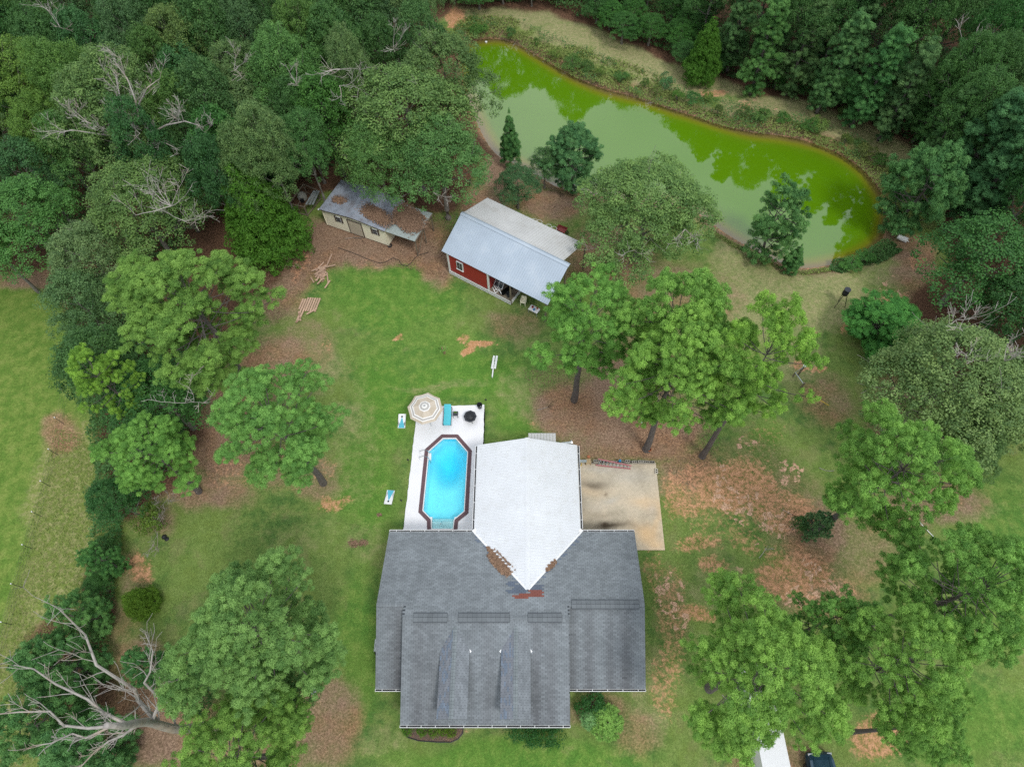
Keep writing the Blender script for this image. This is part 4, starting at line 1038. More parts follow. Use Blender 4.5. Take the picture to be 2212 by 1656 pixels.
ld = thing('ladder', 'faded red extension ladder lying against the block row', 'ladder')
A0, A1, B0, B1 = P(1292,991,.55), P(1364,1006,.35), P(1287,1004,.15), P(1362,1012,.15)
for a, b in ((A0, A1), (B0, B1)): part('rail', MB().bar(a, b, .09, .10), M['pink_ladder'], ld)
for k in range(9):
    t = .08 + k * .105; part('rung', MB().bar(A0.lerp(A1, t), B0.lerp(B1, t), .05, .05), M['galv'], ld)
pot = thing('plant_pot', 'black plant pot with an orange rim at the foot of the pine trunk', 'plant pot', P(1401, 973, 0))
part('body', MB().lathe((0,0,0), [(0,.02),(.13,.02),(.17,.3),(.145,.3),(.12,.06),(0,.06)], 14), M['black'], pot)
part('rim', MB().ring((0,0,.3), .165, .022, 16), M['orange'], pot)
single('white_disc', MB().cyl((0,0), .09, .0, .04, 14).cyl((0,0), .04, .04, .07, 10), M['white'], 'small round white lid lying beside the dark stump under the pines', 'lid', P(1386.5, 912, 0))

# ================================================================== POOLSIDE THINGS
uc = P(918, 880, 2.35)
M['umb'] = mat('umbrella_cloth', (1, 1, 1), .85, var=.03, tint=True)
um = thing('umbrella', 'octagonal beige umbrella with white striped rings at the deck corner', 'umbrella', (uc.x, uc.y, 0))
rings = [(0, 2.72, (.42,.42,.40)), (.10, 2.70, (.75,.74,.71)), (.24, 2.655, (.45,.44,.42)), (.40, 2.60, (.80,.79,.77)), (.49, 2.57, None), (.97, 2.41, (.80,.79,.77)), (1.06, 2.375, (.42,.40,.38)), (1.18, 2.33, (.82,.81,.79)), (1.26, 2.295, None), (1.46, 2.2, None)]
for g in range(8):
    a0 = math.pi/2 + g*math.pi/4 - .09; a1 = a0 + math.pi/4; am = (a0+a1)/2; m = MB()
    base = (.52,.45,.36) if g % 2 else (.58,.51,.42)
    for i in range(len(rings)-1):
        r0, z0_, _ = rings[i]; r1, z1_, c = rings[i+1]; c = c or base; c = rings[i][2] or base if i else (.4,.4,.4)
        def pt(r, a, z, mid=False):
            rr = r * (math.cos(math.pi/8) * .985 if mid else 1); return (rr*math.cos(a), rr*math.sin(a), z - (.03*r if mid else 0))
        vs = [pt(r0,a0,z0_), pt(r0,am,z0_,1), pt(r0,a1,z0_), pt(r1,a1,z1_), pt(r1,am,z1_,1), pt(r1,a0,z1_)]
        m.add(vs, [(0,5,4,1), (1,4,3,2)], c)
    part('canopy_panel', m, M['umb'], um)
part('pole', MB().tube([(0,0,0),(0,0,2.75)], .025, 8).cyl((0,0), .25, 0, .08, 16), M['galv'], um)
for g in range(8):
    a = math.pi/2 + g*math.pi/4 - .09
    part('rib', MB().bar((0,0,2.62), (1.42*math.cos(a), 1.42*math.sin(a), 2.17), .015, .02), M['galv'], um)
tb = thing('patio_table', 'round pale patio table under the beige umbrella', 'table', (uc.x + .05, uc.y - .05, DZ))
part('top', MB().lathe((0,0,0), [(.05,.7),(.62,.7),(.62,.73),(.05,.73),(.05,.7)], 24), M['white'], tb)
for k in range(4):
    a = k*math.pi/2 + .4; part('leg', MB().tube([(.5*math.cos(a), .5*math.sin(a), .7), (.6*math.cos(a), .6*math.sin(a), 0)], .018, 6), M['galv'], tb)
ch = thing('patio_chair', 'thin metal patio chair sticking out from under the umbrella at its lower right', 'chair', P(942, 903, DZ), .3)
part('seat', MB().box((0,0,.42), (.45,.42,.03)), M['white'], ch)
part('backrest', MB().box((0,-.22,.7), (.42,.03,.4), (.15,0,0)), M['white'], ch)
for sx in (-1,1):
    for sy_ in (-1,1): part('leg', MB().tube([(sx*.2, sy_*.18, .42), (sx*.23, sy_*.22, 0)], .013, 5), M['galv'], ch)
lg = thing('sun_lounger', 'turquoise sun lounger with raised back between umbrella and black side table', 'lounger', P(967.8, 899, DZ), 0)
part('seat', MB().box((0, -.3, .33), (.60, .62, .05)), M['turq'], lg)
part('foot_cushion', MB().box((0, -.72, .34), (.6, .30, .06)).box((0,-.9,.31), (.56,.12,.06)), M['turq'], lg)
part('backrest', MB().box((0, .37, .50), (.58, .80, .05), (.5, 0, 0)), M['turq'], lg)
part('headrest', MB().box((0, .72, .705), (.56, .14, .07), (.5, 0, 0)), M['turq'], lg)
fr = MB()
for s in (-1, 1): fr.bar((s*.32, -.95, .29), (s*.32, .75, .29), .04, .04)
fr.bar((-.32, .75, .29), (.32, .75, .29), .04, .04).bar((.32, .1, .29), (.34, .55, .55), .03, .03).bar((-.32, .1, .29), (-.34, .55, .55), .03, .03)
part('frame', fr, M['charcoal'], lg)
for sx in (-1,1):
    for yy in (-.85, .65): part('leg', MB().box((sx*.32, yy, .14), (.04,.04,.28)), M['charcoal'], lg)
st_ = thing('side_table', 'small black side table with green leaves on it beside the turquoise lounger', 'side table', P(985, 898, DZ))
part('top', MB().box((0,0,.44), (.42,.42,.03)), M['charcoal'], st_)
for k in range(5): part('slat', MB().box((-.17+.085*k, 0, .46), (.07,.4,.012)), M['charcoal'], st_)
for sx in (-1,1):
    for sy_ in (-1,1): part('leg', MB().box((sx*.19, sy_*.19, .21), (.03,.03,.42)), M['charcoal'], st_)
n = 14; lv = quads_mesh('leaf_sprig', M['cedar'], rng.normal(size=(n,3))*np.array([.06,.03,.01])+np.array([0,0,.02]), np.array([0,0,1.])+unit(n)*.4, np.full(n,.05), np.full(n,.1), rng.uniform(0,1,n))
o = obj('leaf_sprig', lv, None, P(984, 890.5, .54)); tag(o, 'sprig of green leaves on the black side table', 'leaves')
ft = thing('fire_pit', 'black octagonal fire pit table with a segmented lid on the deck', 'fire pit', P(1016.6, 905, DZ))
def octa(r, z, a=0): return [(r*math.cos(a+k*math.pi/4), r*math.sin(a+k*math.pi/4), z) for k in range(8)]
for k in range(8):
    a0, a1 = k*math.pi/4, (k+1)*math.pi/4
    m = MB().slab([(.38*math.cos(a0),.38*math.sin(a0),.56),(.55*math.cos(a0),.55*math.sin(a0),.56),(.55*math.cos(a1),.55*math.sin(a1),.56),(.38*math.cos(a1),.38*math.sin(a1),.56)], .03)
    part('rim_segment', m, M['charcoal'], ft)
    part('lid_segment', MB().slab([(0,0,.78),(.37*math.cos(a0+.05),.37*math.sin(a0+.05),.66),(.37*math.cos(a1-.05),.37*math.sin(a1-.05),.66)], .02), M['black'], ft)
    part('lid_rib', MB().bar((0,0,.80),(.36*math.cos(a0),.36*math.sin(a0),.675),.02,.02), M['charcoal'], ft)
part('bowl', MB().lathe((0,0,0), [(.42,.53),(.36,.3),(.1,.22),(0,.22)], 16).ring((0,0,.6), .47, .012, 16), M['charcoal'], ft)
for k in range(4):
    a = k*math.pi/2+.4; part('leg', MB().tube([(.36*math.cos(a),.36*math.sin(a),.5),(.46*math.cos(a),.46*math.sin(a),0)], .02, 6), M['charcoal'], ft)
bn = thing('waste_bin', 'round black bin with something pale inside at the far right deck corner', 'bin', P(1036.6, 880, DZ))
part('body', MB().lathe((0,0,0), [(0,.02),(.17,.02),(.23,.55),(.205,.55),(.15,.06),(0,.06)], 20), M['charcoal'], bn)
part('rim', MB().ring((0,0,.55), .225, .018, 20), M['black'], bn)
single('white_bottle', MB().tube([(0,0,0),(.1,.05,.2)], .035, 8), M['white'], 'white bottle standing inside the black bin', 'bottle', P(1036.6, 880.5, .2))
for i, (x, y, l) in enumerate([(1050,866.5,'small black solar light in the grass behind the black bin'),(882.5,996,'small black solar light in the grass left of the pool ladder'),(868,1083,'small black solar light left of the deck below the lower game board'),]):
    single('garden_light', MB().tube([(0,0,0),(0,0,.3)], .012, 5).lathe((0,0,0), [(0,.38),(.06,.36),(.08,.3),(.03,.26),(0,.26)], 10), M['black'], l, 'garden light', P(x, y, 0), 0, 'solar lights in the grass round the deck')
def cornhole(cs, hole_far, label):
    """cs: four ground corners seen (far-left, far-right, near-right, near-left)"""
    c = [P(*q, .15) for q in cs]; ctr = sum(c, Vector()) / 4; d = ((c[0]+c[1]) - (c[2]+c[3])) / 2; rz = math.atan2(-d.x, d.y)
    t = thing('game_board', label, 'cornhole board', (ctr.x, ctr.y, 0), rz + (0 if hole_far else math.pi), 'wooden beanbag game boards on the lawn')
    tl = math.asin(.21/1.22); rot = Euler((tl, 0, 0)).to_matrix(); zc_ = .19
    def T(x, y, z): return tuple(rot @ Vector((x, y, z)) + Vector((0, 0, zc_)))
    hy, hr = .38, .08; m = MB(); n = 16
    ring_ = [(hr*math.cos(2*math.pi*k/n), hy+hr*math.sin(2*math.pi*k/n)) for k in range(n)]
    outer = []
    for k in range(n):
        a = 2*math.pi*k/n; dx_, dy_ = math.cos(a), math.sin(a)
        s = min(.305/abs(dx_) if abs(dx_) > 1e-6 else 9, ((.61-hy)/dy_ if dy_ > 1e-6 else ((.61+hy)/-dy_ if dy_ < -1e-6 else 9)))
        outer.append((dx_*s, hy+dy_*s))
    vs = [T(x,y,0) for x,y in ring_] + [T(x,y,0) for x,y in outer]
    m.add(vs, [(k, k+n, (k+1)%n+n, (k+1)%n) for k in range(n)])
    for sx in (-1,1):
        m.add([T(sx*.305, .61, 0), T(sx*.305, outer[2 if sx>0 else 6][1], 0), T(outer[2 if sx>0 else 6][0], .61, 0)], [(0,1,2)])
        m.add([T(sx*.305, -.61, 0), T(sx*.305, outer[14 if sx>0 else 10][1] if abs(outer[14 if sx>0 else 10][0])>.3 else -.61, 0), T(0, -.61, 0)], [(0,1,2)])
    part('top', m, M['white'], t)
    q = MB(); q.add([T(-.27,-.6,.004), T(.27,-.6,.004), T(.02,.3,.004), T(-.02,.3,.004)], [(0,1,2,3)]); part('painted_triangle', q, M['blue_paint'], t)
    q = MB(); q.add([T(x*1.02,(y-hy)*1.02+hy,-.03) for x,y in ring_], [tuple(range(n))]); part('hole', q, M['black'], t)
    sidez = MB()
    for sx in (-1,1): sidez.bar(T(sx*.295,-.61,-.05), T(sx*.295,.61,-.05), .02, .09)
    sidez.bar(T(-.3,-.6,-.05), T(.3,-.6,-.05), .02, .09).bar(T(-.3,.6,-.05), T(.3,.6,-.05), .02, .09)
    part('frame', sidez, M['white'], t)
    for sx in (-1,1): part('leg', MB().box((sx*.27, .5, .13), (.03,.05,.26)), M['white'], t)
cornhole([(861,895),(877.8,895),(875.2,924),(858.5,923.5)], True, 'white board with light blue triangle near the umbrella, hole at its far end')
cornhole([(836,1057.5),(852,1059),(846.7,1089.5),(830,1087.8)], False, 'white board with light blue triangle left of the pool, hole at its near end')

# ================================================================== BARN
BO = Vector((-7.67, 39.44, 0)); BA = R(-32)
barn = thing('barn', 'red barn building with a two tone metal roof, white lattice skirt and open porch', 'barn', BO, BA)
def slope_panels(t, u0, u1, va, za, vb, zb, w, ma, nm='roof_panel', rib=.23, along='v'):
    u = u0
    while u < u1 - .05:
        e = min(u1, u + w)
        m = MB().slab([(u, va, za), (e, va, za), (e, vb, zb), (u, vb, zb)] if vb > va else [(u, vb, zb), (e, vb, zb), (e, va, za), (u, va, za)], .03)
        k = u + rib/2
        while k < e:
            m.bar((k, va, za + .012), (k, vb, zb + .012), .05, .03); k += rib
        part(nm, m, ma, t); u = e
slope_panels(barn, 0, 11.35, -.02, 3.0, 3.45, 4.8, .92, M['grey_metal'])
slope_panels(barn, .05, 10.65, 3.45, 4.76, 7.5, 3.2, 1.06, M['cream_metal'], rib=.265)
part('ridge_cap', MB().slab([(-.02,3.25,4.76),(11.4,3.25,4.76),(11.4,3.47,4.86),(-.02,3.47,4.86)],.02).slab([(-.02,3.47,4.86),(11.4,3.47,4.86),(11.4,3.68,4.76),(-.02,3.68,4.76)],.02), M['grey_metal'], barn)
part('roof_frame', MB().slab([(.1,.05,2.95),(11.2,.05,2.95),(11.2,3.45,4.72),(.1,3.45,4.72)],.06).slab([(.1,3.45,4.70),(10.5,3.45,4.70),(10.5,7.4,3.12),(.1,7.4,3.12)],.06), M['wood_grey'], barn)
bmesh_ = MB().box((0,0,0), (.213,.04,2.35)).mesh('wall_board', M['red'])
for i in range(20):
    u = .66 + i*.2165; o = obj('wall_board', bmesh_, barn); o.location = (u, .14, 1.68)
    if 1.55 < u < 2.2: o.location.z = 1.2; o.scale = (1, 1, .585)
for i in range(17): o = obj('wall_board', bmesh_, barn); o.location = (5.0, .3 + .2165*i, 1.68); o.rotation_euler = (0,0,R(90)); o.color = (1,1,1,1)
for i in range(31): o = obj('wall_board', bmesh_, barn); o.location = (.55, .3 + .2165*i, 1.68); o.rotation_euler = (0,0,R(90))
part('wall', MB().box((2.8, 6.95, 1.7), (4.5,.1,2.6)).box((2.8,.24,1.7),(4.4,.06,2.3)), M['red'], barn)
gw = MB(); gw.add([(.6,.2,2.7),(.6,3.45,4.65),(.6,7.0,3.2),(.6,7.0,2.7)],[(0,1,2,3)]); gw.add([(5.0,.2,2.7),(5.0,3.45,4.65),(5.0,7.0,3.2),(5.0,7.0,2.7)],[(0,1,2,3)]); part('gable', gw, M['red'], barn)
for u in (.57, 4.98): part('corner_post', MB().box((u, .11, 1.66), (.17, .12, 2.6)), M['white'], barn)
w_ = part('window', MB().box((1.86,.1,1.95),(.72,.1,1.05)), M['white'], barn)
for i in range(2):
    for j in range(4): part('pane', MB().box((1.86-.15+.3*i, .04, 1.58+.245*j), (.25,.03,.2)), M['glass'], w_)
part('sill', MB().box((1.86,.04,1.41),(.8,.1,.06)), M['white'], w_)
part('floor', MB().box((3.95,1.75,.46),(6.8,3.3,.08)).box((2.8,5.2,.46),(4.5,3.5,.08)), M['wood_grey'], barn)
def lattice(p0, p1, z0, z1, nm='lattice'):
    m = MB(); p0 = Vector(p0); p1 = Vector(p1); L = (p1-p0).length; d = (p1-p0).normalized(); h = z1-z0; nrm = Vector((d.y,-d.x,0))*.012
    s = -h
    while s < L:
        for sg in (1, -1):
            a, b = s, s+h; za, zb = (z0, z1) if sg > 0 else (z1, z0)
            if a < 0: za = za + (zb-za)*(-a/h); a = 0
            if b > L: zb = za + (zb-za)*((L-a)/(b-a)) if b > a else zb; b = L
            if b > a + .02:
                q0 = p0 + d*a + nrm*sg; q1 = p0 + d*b + nrm*sg; q0.z = za; q1.z = zb; m.bar(q0, q1, .012, .035)
        s += .11
    m.bar((p0.x,p0.y,z1), (p1.x,p1.y,z1), .05, .05).bar((p0.x,p0.y,z0+.02), (p1.x,p1.y,z0+.02), .04, .04)
    o = part(nm, m, M['white'] if nm == 'lattice' else M['wood_tan'], barn); o['kind'] = 'stuff'
lattice((.5,.05,0), (7.4,.05,0), .03, .46); lattice((7.42,.05,0), (7.42,3.4,0), .03, .46); lattice((.48,.05,0), (.48,6.9,0), .03, .46)
part('skirt', MB().box((3.9,.12,.2),(6.7,.03,.4)).box((7.36,1.7,.2),(.03,3.2,.4)), M['wood_tan'], barn)
for u, v in ((7.38,.12),(11.1,.12),(7.38,3.4),(11.1,3.4),(11.0,7.2),(7.4,7.2)):
    z_ = 2.95 if v < 1 else (4.6 if v < 5 else 3.1); part('post', MB().box((u, v, z_/2), (.13,.13,z_)), M['wood_grey'], barn)
# stored things on the porch
def bw(u, v, z=0): return BO + Matrix.Rotation(BA, 3, 'Z') @ Vector((u, v, z))
ws = thing('old_window_sash', 'old white window sash leaning on the barn porch', 'window sash', bw(5.55, .75, .5), BA)
part('frame', MB().bar((-.45,0,.05),(-.45,.6,.85),.05,.05).bar((.45,0,.05),(.45,.6,.85),.05,.05).bar((-.45,0,.05),(.45,0,.05),.05,.05).bar((-.45,.6,.85),(.45,.6,.85),.05,.05).bar((0,0,.05),(0,.6,.85),.03,.03).bar((-.45,.3,.45),(.45,.3,.45),.03,.03), M['white'], ws)
for i in (-1,1):
    for j in (0,1): part('pane', MB().slab([(i*.23-.2,.02+.3*j,.08+.4*j),(i*.23+.2,.02+.3*j,.08+.4*j),(i*.23+.2,.28+.3*j,.42+.4*j),(i*.23-.2,.28+.3*j,.42+.4*j)],.01), M['glass'], ws)
q_ = random.Random(3)
for k in range(6):
    a = q_.uniform(0, 3.1); p = bw(5.75+q_.uniform(-.35,.35), .4+q_.uniform(-.15,.15), .56+.04*k)
    single('trim_board', MB().box((0,0,0),(q_.uniform(.4,.8),.07,.03)), M['white'], 'white trim board tossed on the pile at the porch edge', 'board', p, a, 'white trim boards on the barn porch')
for k in range(3): single('brown_plank', MB().box((0,0,0),(1.5,.14,.04)), M['wood_pink'], ['long brown plank lying on the porch, nearest the white pile','middle brown plank on the barn porch','brown plank nearest the porch corner post'][k], 'plank', bw(6.25+.17*k,.95,.56), BA+R(75))
single('storage_tub', MB().lathe((0,0,0),[(0,.02),(.25,.02),(.3,.35),(.27,.35),(.2,.05),(0,.05)],16), M['charcoal'], 'blue grey tub beside the porch corner post', 'tub', bw(6.95,.55,.5))
gc = thing('garden_chair', 'pale green garden chair on the dirt under the barn roof', 'chair', bw(8.35, .75, 0), BA+.3)
part('seat', MB().box((0,0,.42),(.5,.45,.05)), M['cream_siding'], gc); part('backrest', MB().box((0,.23,.7),(.5,.05,.5)), M['cream_siding'], gc)
for sx in (-1,1):
    for sy_ in (-1,1): part('leg', MB().box((sx*.22, sy_*.2, .2),(.05,.05,.4)), M['cream_siding'], gc)
    part('armrest', MB().box((sx*.25,0,.6),(.05,.45,.04)), M['cream_siding'], gc)
wt = thing('work_table', 'low pale table crowded with garden bits under the barn eave', 'table', bw(9.7, .45, 0), BA)
part('top', MB().box((0,0,.55),(.95,.6,.04)), M['white'], wt)
for sx in (-1,1):
    for sy_ in (-1,1): part('leg', MB().box((sx*.42, sy_*.25, .27),(.05,.05,.53)), M['galv'], wt)
for (u, v, r, h, mk, l, c) in [(9.5,.5,.09,.2,'red','small red can on the low pale table','can'),(9.75,.35,.1,.16,'blue','small blue pot on the low pale table','pot'),(9.95,.6,.08,.22,'terra','small clay pot at the table end','pot'),(9.62,.65,.07,.18,'white','small white pot at the back of the low table','pot')]:
    single('pot' if c == 'pot' else 'can', MB().lathe((0,0,0),[(0,0),(r*.8,0),(r,h),(r*.8,h),(r*.6,.03),(0,.03)],12), M[mk], l, c, bw(u,v,.57))
# hoops behind the barn
for (x, y, l) in [(1154,477,'white wire hoop nearest the barn ridge end in the grass'),(1164.5,479.5,'white wire hoop second from the left behind the barn'),(1185,489,'third white wire hoop in the grass behind the barn'),(1196.5,494,'white wire hoop beside the rusty wheelbarrow')]:
    t = thing('plant_hoop', l, 'wire hoop', P(x, y, .45), 0, 'white wire hoops behind the barn')
    part('ring', MB().ring((0,0,0), .29, .016, 20), M['white'], t); part('ring', MB().ring((0,0,-.4), .2, .012, 16), M['white'], t)
    for k in range(3): a = k*2.09; part('leg', MB().tube([(.29*math.cos(a),.29*math.sin(a),0),(.18*math.cos(a),.18*math.sin(a),-.45)], .01, 4), M['white'], t)
wb = thing('wheelbarrow', 'rusty red wheelbarrow tray tipped in the grass behind the barn', 'wheelbarrow', P(1213, 498.5, .1), -.5)
tm_ = MB(); tm_.add([(-.35,-.25,.1),(.35,-.3,.1),(.35,.3,.1),(-.35,.25,.1),(-.5,-.35,.35),(.5,-.4,.3),(.5,.4,.3),(-.5,.35,.35)],[(0,1,2,3),(0,4,5,1),(1,5,6,2),(2,6,7,3),(3,7,4,0)]); part('tray', tm_, M['darkred'], wb)
part('handle', MB().tube([(-.3,-.3,.1),(-1.1,-.32,.3)], .02, 5).tube([(-.3,.3,.1),(-1.1,.32,.3)], .02, 5), M['wood_tan'], wb)
part('wheel', MB().ring((.6,0,.12), .15, .04, 14, (R(90),0,0)), M['black'], wb)

# ================================================================== SHED + CARPORT
SO = Vector((-19.68, 45.2, 0)); SA = R(-22.9)
shed = thing('shed', 'long cream sided shed with a door, two shuttered windows and a rusted grey roof', 'shed', SO, SA)
pl_ = MB().box((0,0,0),(6.86,.035,.21)).mesh('siding_plank', M['cream_siding']); ps_ = MB().box((0,0,0),(.035,3.3,.21)).mesh('siding_plank', M['cream_siding'])
for k in range(11):
    o = obj('siding_plank', pl_, shed); o.location = (3.42, .0, .24 + k*.205); o.rotation_euler = (R(-6),0,0)
    for uu, sg in ((6.86, 1), (-.02, -1)):
        o = obj('siding_plank', ps_, shed); o.location = (uu, 1.68, .24 + k*.205); o.rotation_euler = (0, R(6)*-sg, 0)
part('wall', MB().box((3.42,1.7,1.22),(6.74,3.3,2.3)), M['cream_siding'], shed)
part('skid', MB().box((3.42,.12,.06),(6.8,.1,.12)).box((3.42,3.3,.06),(6.8,.1,.12)), M['brown_trim'], shed)
def shed_u(px, py, z): v = Matrix.Rotation(-SA, 3, 'Z') @ (P(px, py, z) - SO); return v.x
u1, u2, ud = shed_u(729,476,1.7), shed_u(806,505,1.7), shed_u(768,493,1.2)
for uu in (u1, u2):
    w = part('window', MB().box((uu,-.05,1.62),(.52,.06,.72)), M['white'], shed)
    for j in (0,1): part('pane', MB().box((uu,-.09,1.46+.33*j),(.44,.02,.27)), M['glass'], w)
    for s in (-1,1): part('shutter', MB().box((uu+s*.36,-.06,1.62),(.16,.05,.78)), M['brown_trim'], shed)
d_ = part('door', MB().box((ud,-.06,1.12),(1.42,.05,1.8)), M['tan_door'], shed); part('handle', MB().box((ud+.55,-.11,1.1),(.05,.05,.08)), M['steel'], d_)
part('door_frame', MB().box((ud-.76,-.06,1.14),(.07,.07,1.92)).box((ud+.76,-.06,1.14),(.07,.07,1.92)).box((ud,-.06,2.08),(1.6,.07,.07)), M['brown_trim'], shed)
part('corner_trim', MB().box((-.03,-.02,1.25),(.07,.07,2.3)).box((6.87,-.02,1.25),(.07,.07,2.3)), M['cream_siding'], shed)
for (ua, ub, za, zb) in ((-.15,3.5,2.42,2.74),(3.5,7.02,2.74,2.42)):
    v = -.22
    while v < 3.9:
        m = MB().slab([(ua,v,za),(ub,v,zb),(ub,v+.6,zb),(ua,v+.6,za)],.025)
        for r in range(6): m.bar((ua, v+.05+.1*r, za+.008), (ub, v+.05+.1*r, zb+.008), .03, .02)
        part('roof_panel', m, M['shed_roof'], shed); v += .6
part('fascia', MB().bar((-.15,-.22,2.36),(3.5,-.22,2.68),.03,.1).bar((3.5,-.22,2.68),(7.02,-.22,2.36),.03,.1), M['brown_trim'], shed)
gb = MB(); gb.add([(.02,0,2.3),(3.5,0,2.66),(6.82,0,2.3)],[(0,1,2)]); part('gable', gb, M['cream_siding'], shed)
cp = thing('carport', 'corrugated lean-to roof on wooden posts at the shed end, half covered in leaves', 'lean-to', SO + Matrix.Rotation(SA,3,'Z') @ Vector((6.95,0,0)), SA)
for i in range(8):
    u = .05 + i*.4; m = MB().slab([(u,-.1,2.28),(u+.39,-.1,2.28),(u+.39,3.55,2.42),(u,3.55,2.42)],.02)
    for r in range(2): m.bar((u+.1+.2*r,-.1,2.29),(u+.1+.2*r,3.55,2.43),.05,.045)
    part('roof_sheet', m, M['carport'], cp)
part('edge_beam', MB().bar((3.22,-.1,2.22),(3.22,3.5,2.36),.08,.12).bar((.1,-.02,2.2),(3.2,-.02,2.2),.06,.1), M['wood_grey'], cp)
for u, v in ((3.12,.05),(3.12,3.4),(3.12,1.8)): part('post', MB().box((u,v,1.1),(.09,.09,2.2)), M['wood_grey'], cp)
part('brace', MB().bar((3.1,.3,.1),(3.1,1.8,2.1),.05,.07), M['wood_grey'], cp)
def sw(u, v, z=0): return SO + Matrix.Rotation(SA, 3, 'Z') @ Vector((u, v, z))
c_ = sw(8.3, 2.1); litter_patch('leaf_litter', c_.x, c_.y, 1.9, 1.25, lambda x, y: 2.40, 9000, 'thick brown leaf litter covering the back of the lean-to roof', SA - .45, .10)
c_ = sw(5.4, 1.1); litter_patch('leaf_litter', c_.x, c_.y, 2.0, .8, lambda x, y: 2.66, 4200, 'brown leaf litter over the right part of the rusted shed roof', SA - .2, .10)
c_ = sw(1.2, 1.4); litter_patch('leaf_litter', c_.x, c_.y, .8, .5, lambda x, y: 2.60, 450, 'small brown leaf patch on the left part of the shed roof', SA)
single('tyre', MB().ring((0,0,.1), .17, .07, 16), M['black'], 'small black tyre at the right front corner of the shed', 'tyre', P(842.5, 531.5, 0))

# pen frame with dog house left of the shed
pen = thing('animal_pen', 'weathered wooden pen frame left of the shed', 'pen frame', (0,0,0))
pf = {k: P(*v) for k, v in dict(a=(625,440,1.3), b=(655,398,1.3), c=(686,411,1.3), d=(657,447,1.3)).items()}
def down(p): return Vector((p.x, p.y, 0))
for k, p in pf.items(): part('post', MB().bar(down(p), p, .1, .1), M['wood_grey'], pen)
for a, b in ('ab','bc','cd','da'):
    part('rail', MB().bar(pf[a], pf[b], .1, .08), M['wood_grey'], pen); lo = Vector((0,0,.15))
    part('rail', MB().bar(down(pf[a])+lo, down(pf[b])+lo, .08, .08), M['wood_grey'], pen)
part('brace', MB().bar(down(pf['a']).lerp(down(pf['d']),.5), pf['a'].lerp(pf['d'],.55), .07, .07).bar(down(pf['c']).lerp(down(pf['d']),.4), pf['c'].lerp(pf['d'],.1), .07, .07), M['wood_grey'], pen)
dg = thing('dog_house', 'beige plastic dog house dome inside the wooden pen', 'dog house', P(654, 428, 0), .2)
part('dome', MB().lathe((0,0,0), [(.48,0),(.48,.25),(.42,.5),(.28,.68),(.1,.76),(0,.77)], 16), M['igloo'], dg, smooth=True)
part('entrance', MB().box((0,-.5,.2),(.36,.3,.4)).box((0,-.66,.2),(.26,.02,.34)), M['black'], dg)
for k in range(3):
    a = P(661+7*k, 442, 1.35); b = P(679+5*k, 412, 1.35)
    single('metal_sheet', MB().bar(a, b, .22, .02).bar(a+Vector((0,0,.02)), b+Vector((0,0,.02)), .04, .03), M['galv'], ['leftmost corrugated metal strip lying over the pen','middle metal strip lying over the pen','metal strip over the right edge of the pen'][k], 'metal sheet', (0,0,0), 0, 'metal strips over the pen')
single('white_bag', MB().lathe((0,0,0),[(0,0),(.12,.02),(.14,.08),(.05,.14),(0,.15)],8), M['white'], 'small white bag on the ground between pen and shed', 'bag', P(689,453,0))

# lumber
def board(c, L, rz, w=.14, h=.05, z=.05, tone=1.0, tilt=0, label='', group=''):
    k = tone; o = obj('board', BOARD, None, (c[0], c[1], z)); o.scale = (L, w, h); o.rotation_euler = (0, tilt, rz)
    o.color = (k, k*.97, k*.95, 1); tag(o, label, 'board', group); return o
bb = MB().box((0,0,0),(1,1,1), None, (1,1,1)); BOARD = bb.mesh('board', M['wood_pink'])
ordn = ['leftmost','second','third','fourth','fifth','sixth','seventh','rightmost']
for k in range(8):
    c = P(651+5.0*k, 657+.3*k, 0); board(c, 1.55 if k > 1 else 1.2, R(80), .15, .06, .04, rnd.uniform(.8,1.15), 0, f'{ordn[k]} board of the neat row of lumber on the lawn edge', 'row of boards laid on the lawn edge')
for (x1_, y1_, x2_, y2_, l) in [(652,668,641,698,'long board slanting down from the neat lumber row'),(658,668,648,690,'board beside the slanting one below the lumber row'),(663,680,685,668,'loose board pointing right below the lumber row'),(646,674,650,694,'short board across the lower end of the lumber row'),(640,698,650,688,'lowest broken board below the lumber row')]:
    a, b = P(x1_,y1_,0), P(x2_,y2_,0); d = b-a; board((a+b)/2, d.length, math.atan2(d.y,d.x), .14, .05, .12, rnd.uniform(.9,1.15), 0, l, 'loose boards below the lumber row')
for k in range(34):
    a = R(rnd.choice([60,70,55,100,15,-40])+rnd.uniform(-15,15)); c = P(694+rnd.gauss(0,8), 597+rnd.gauss(0,7), 0)
    board(c, rnd.uniform(.5,1.0), a, .11, .07, .05+.008*k, rnd.uniform(.75,1.1), rnd.uniform(-.15,.15), 'short piece of wood in the jumbled heap near the lawn corner', 'jumbled heap of wood pieces')
for (x1_,y1_,x2_,y2_,l) in [(674,588,708,576,'long grey board lying over the top of the wood heap'),(683,584,726,575,'straight dark rail sticking out right from the wood heap'),(717,548,699,590,'thin pole leaning from the dirt onto the wood heap'),(706,588,709,611,'pale board hanging down the right side of the wood heap'),(613,581,626,556,'weathered board standing at the edge of the bright cedar'),(620,574,642,575,'short board lying left of the wood heap'),(637,568,652,580,'short board pointing at the wood heap')]:
    a, b = P(x1_,y1_,.1), P(x2_,y2_,.1); d = b-a; board((a+b)/2, d.length, math.atan2(d.y,d.x), .12, .06, .3 if 'over' in l or 'rail' in l else .08, rnd.uniform(.7,1.0), 0, l, None)

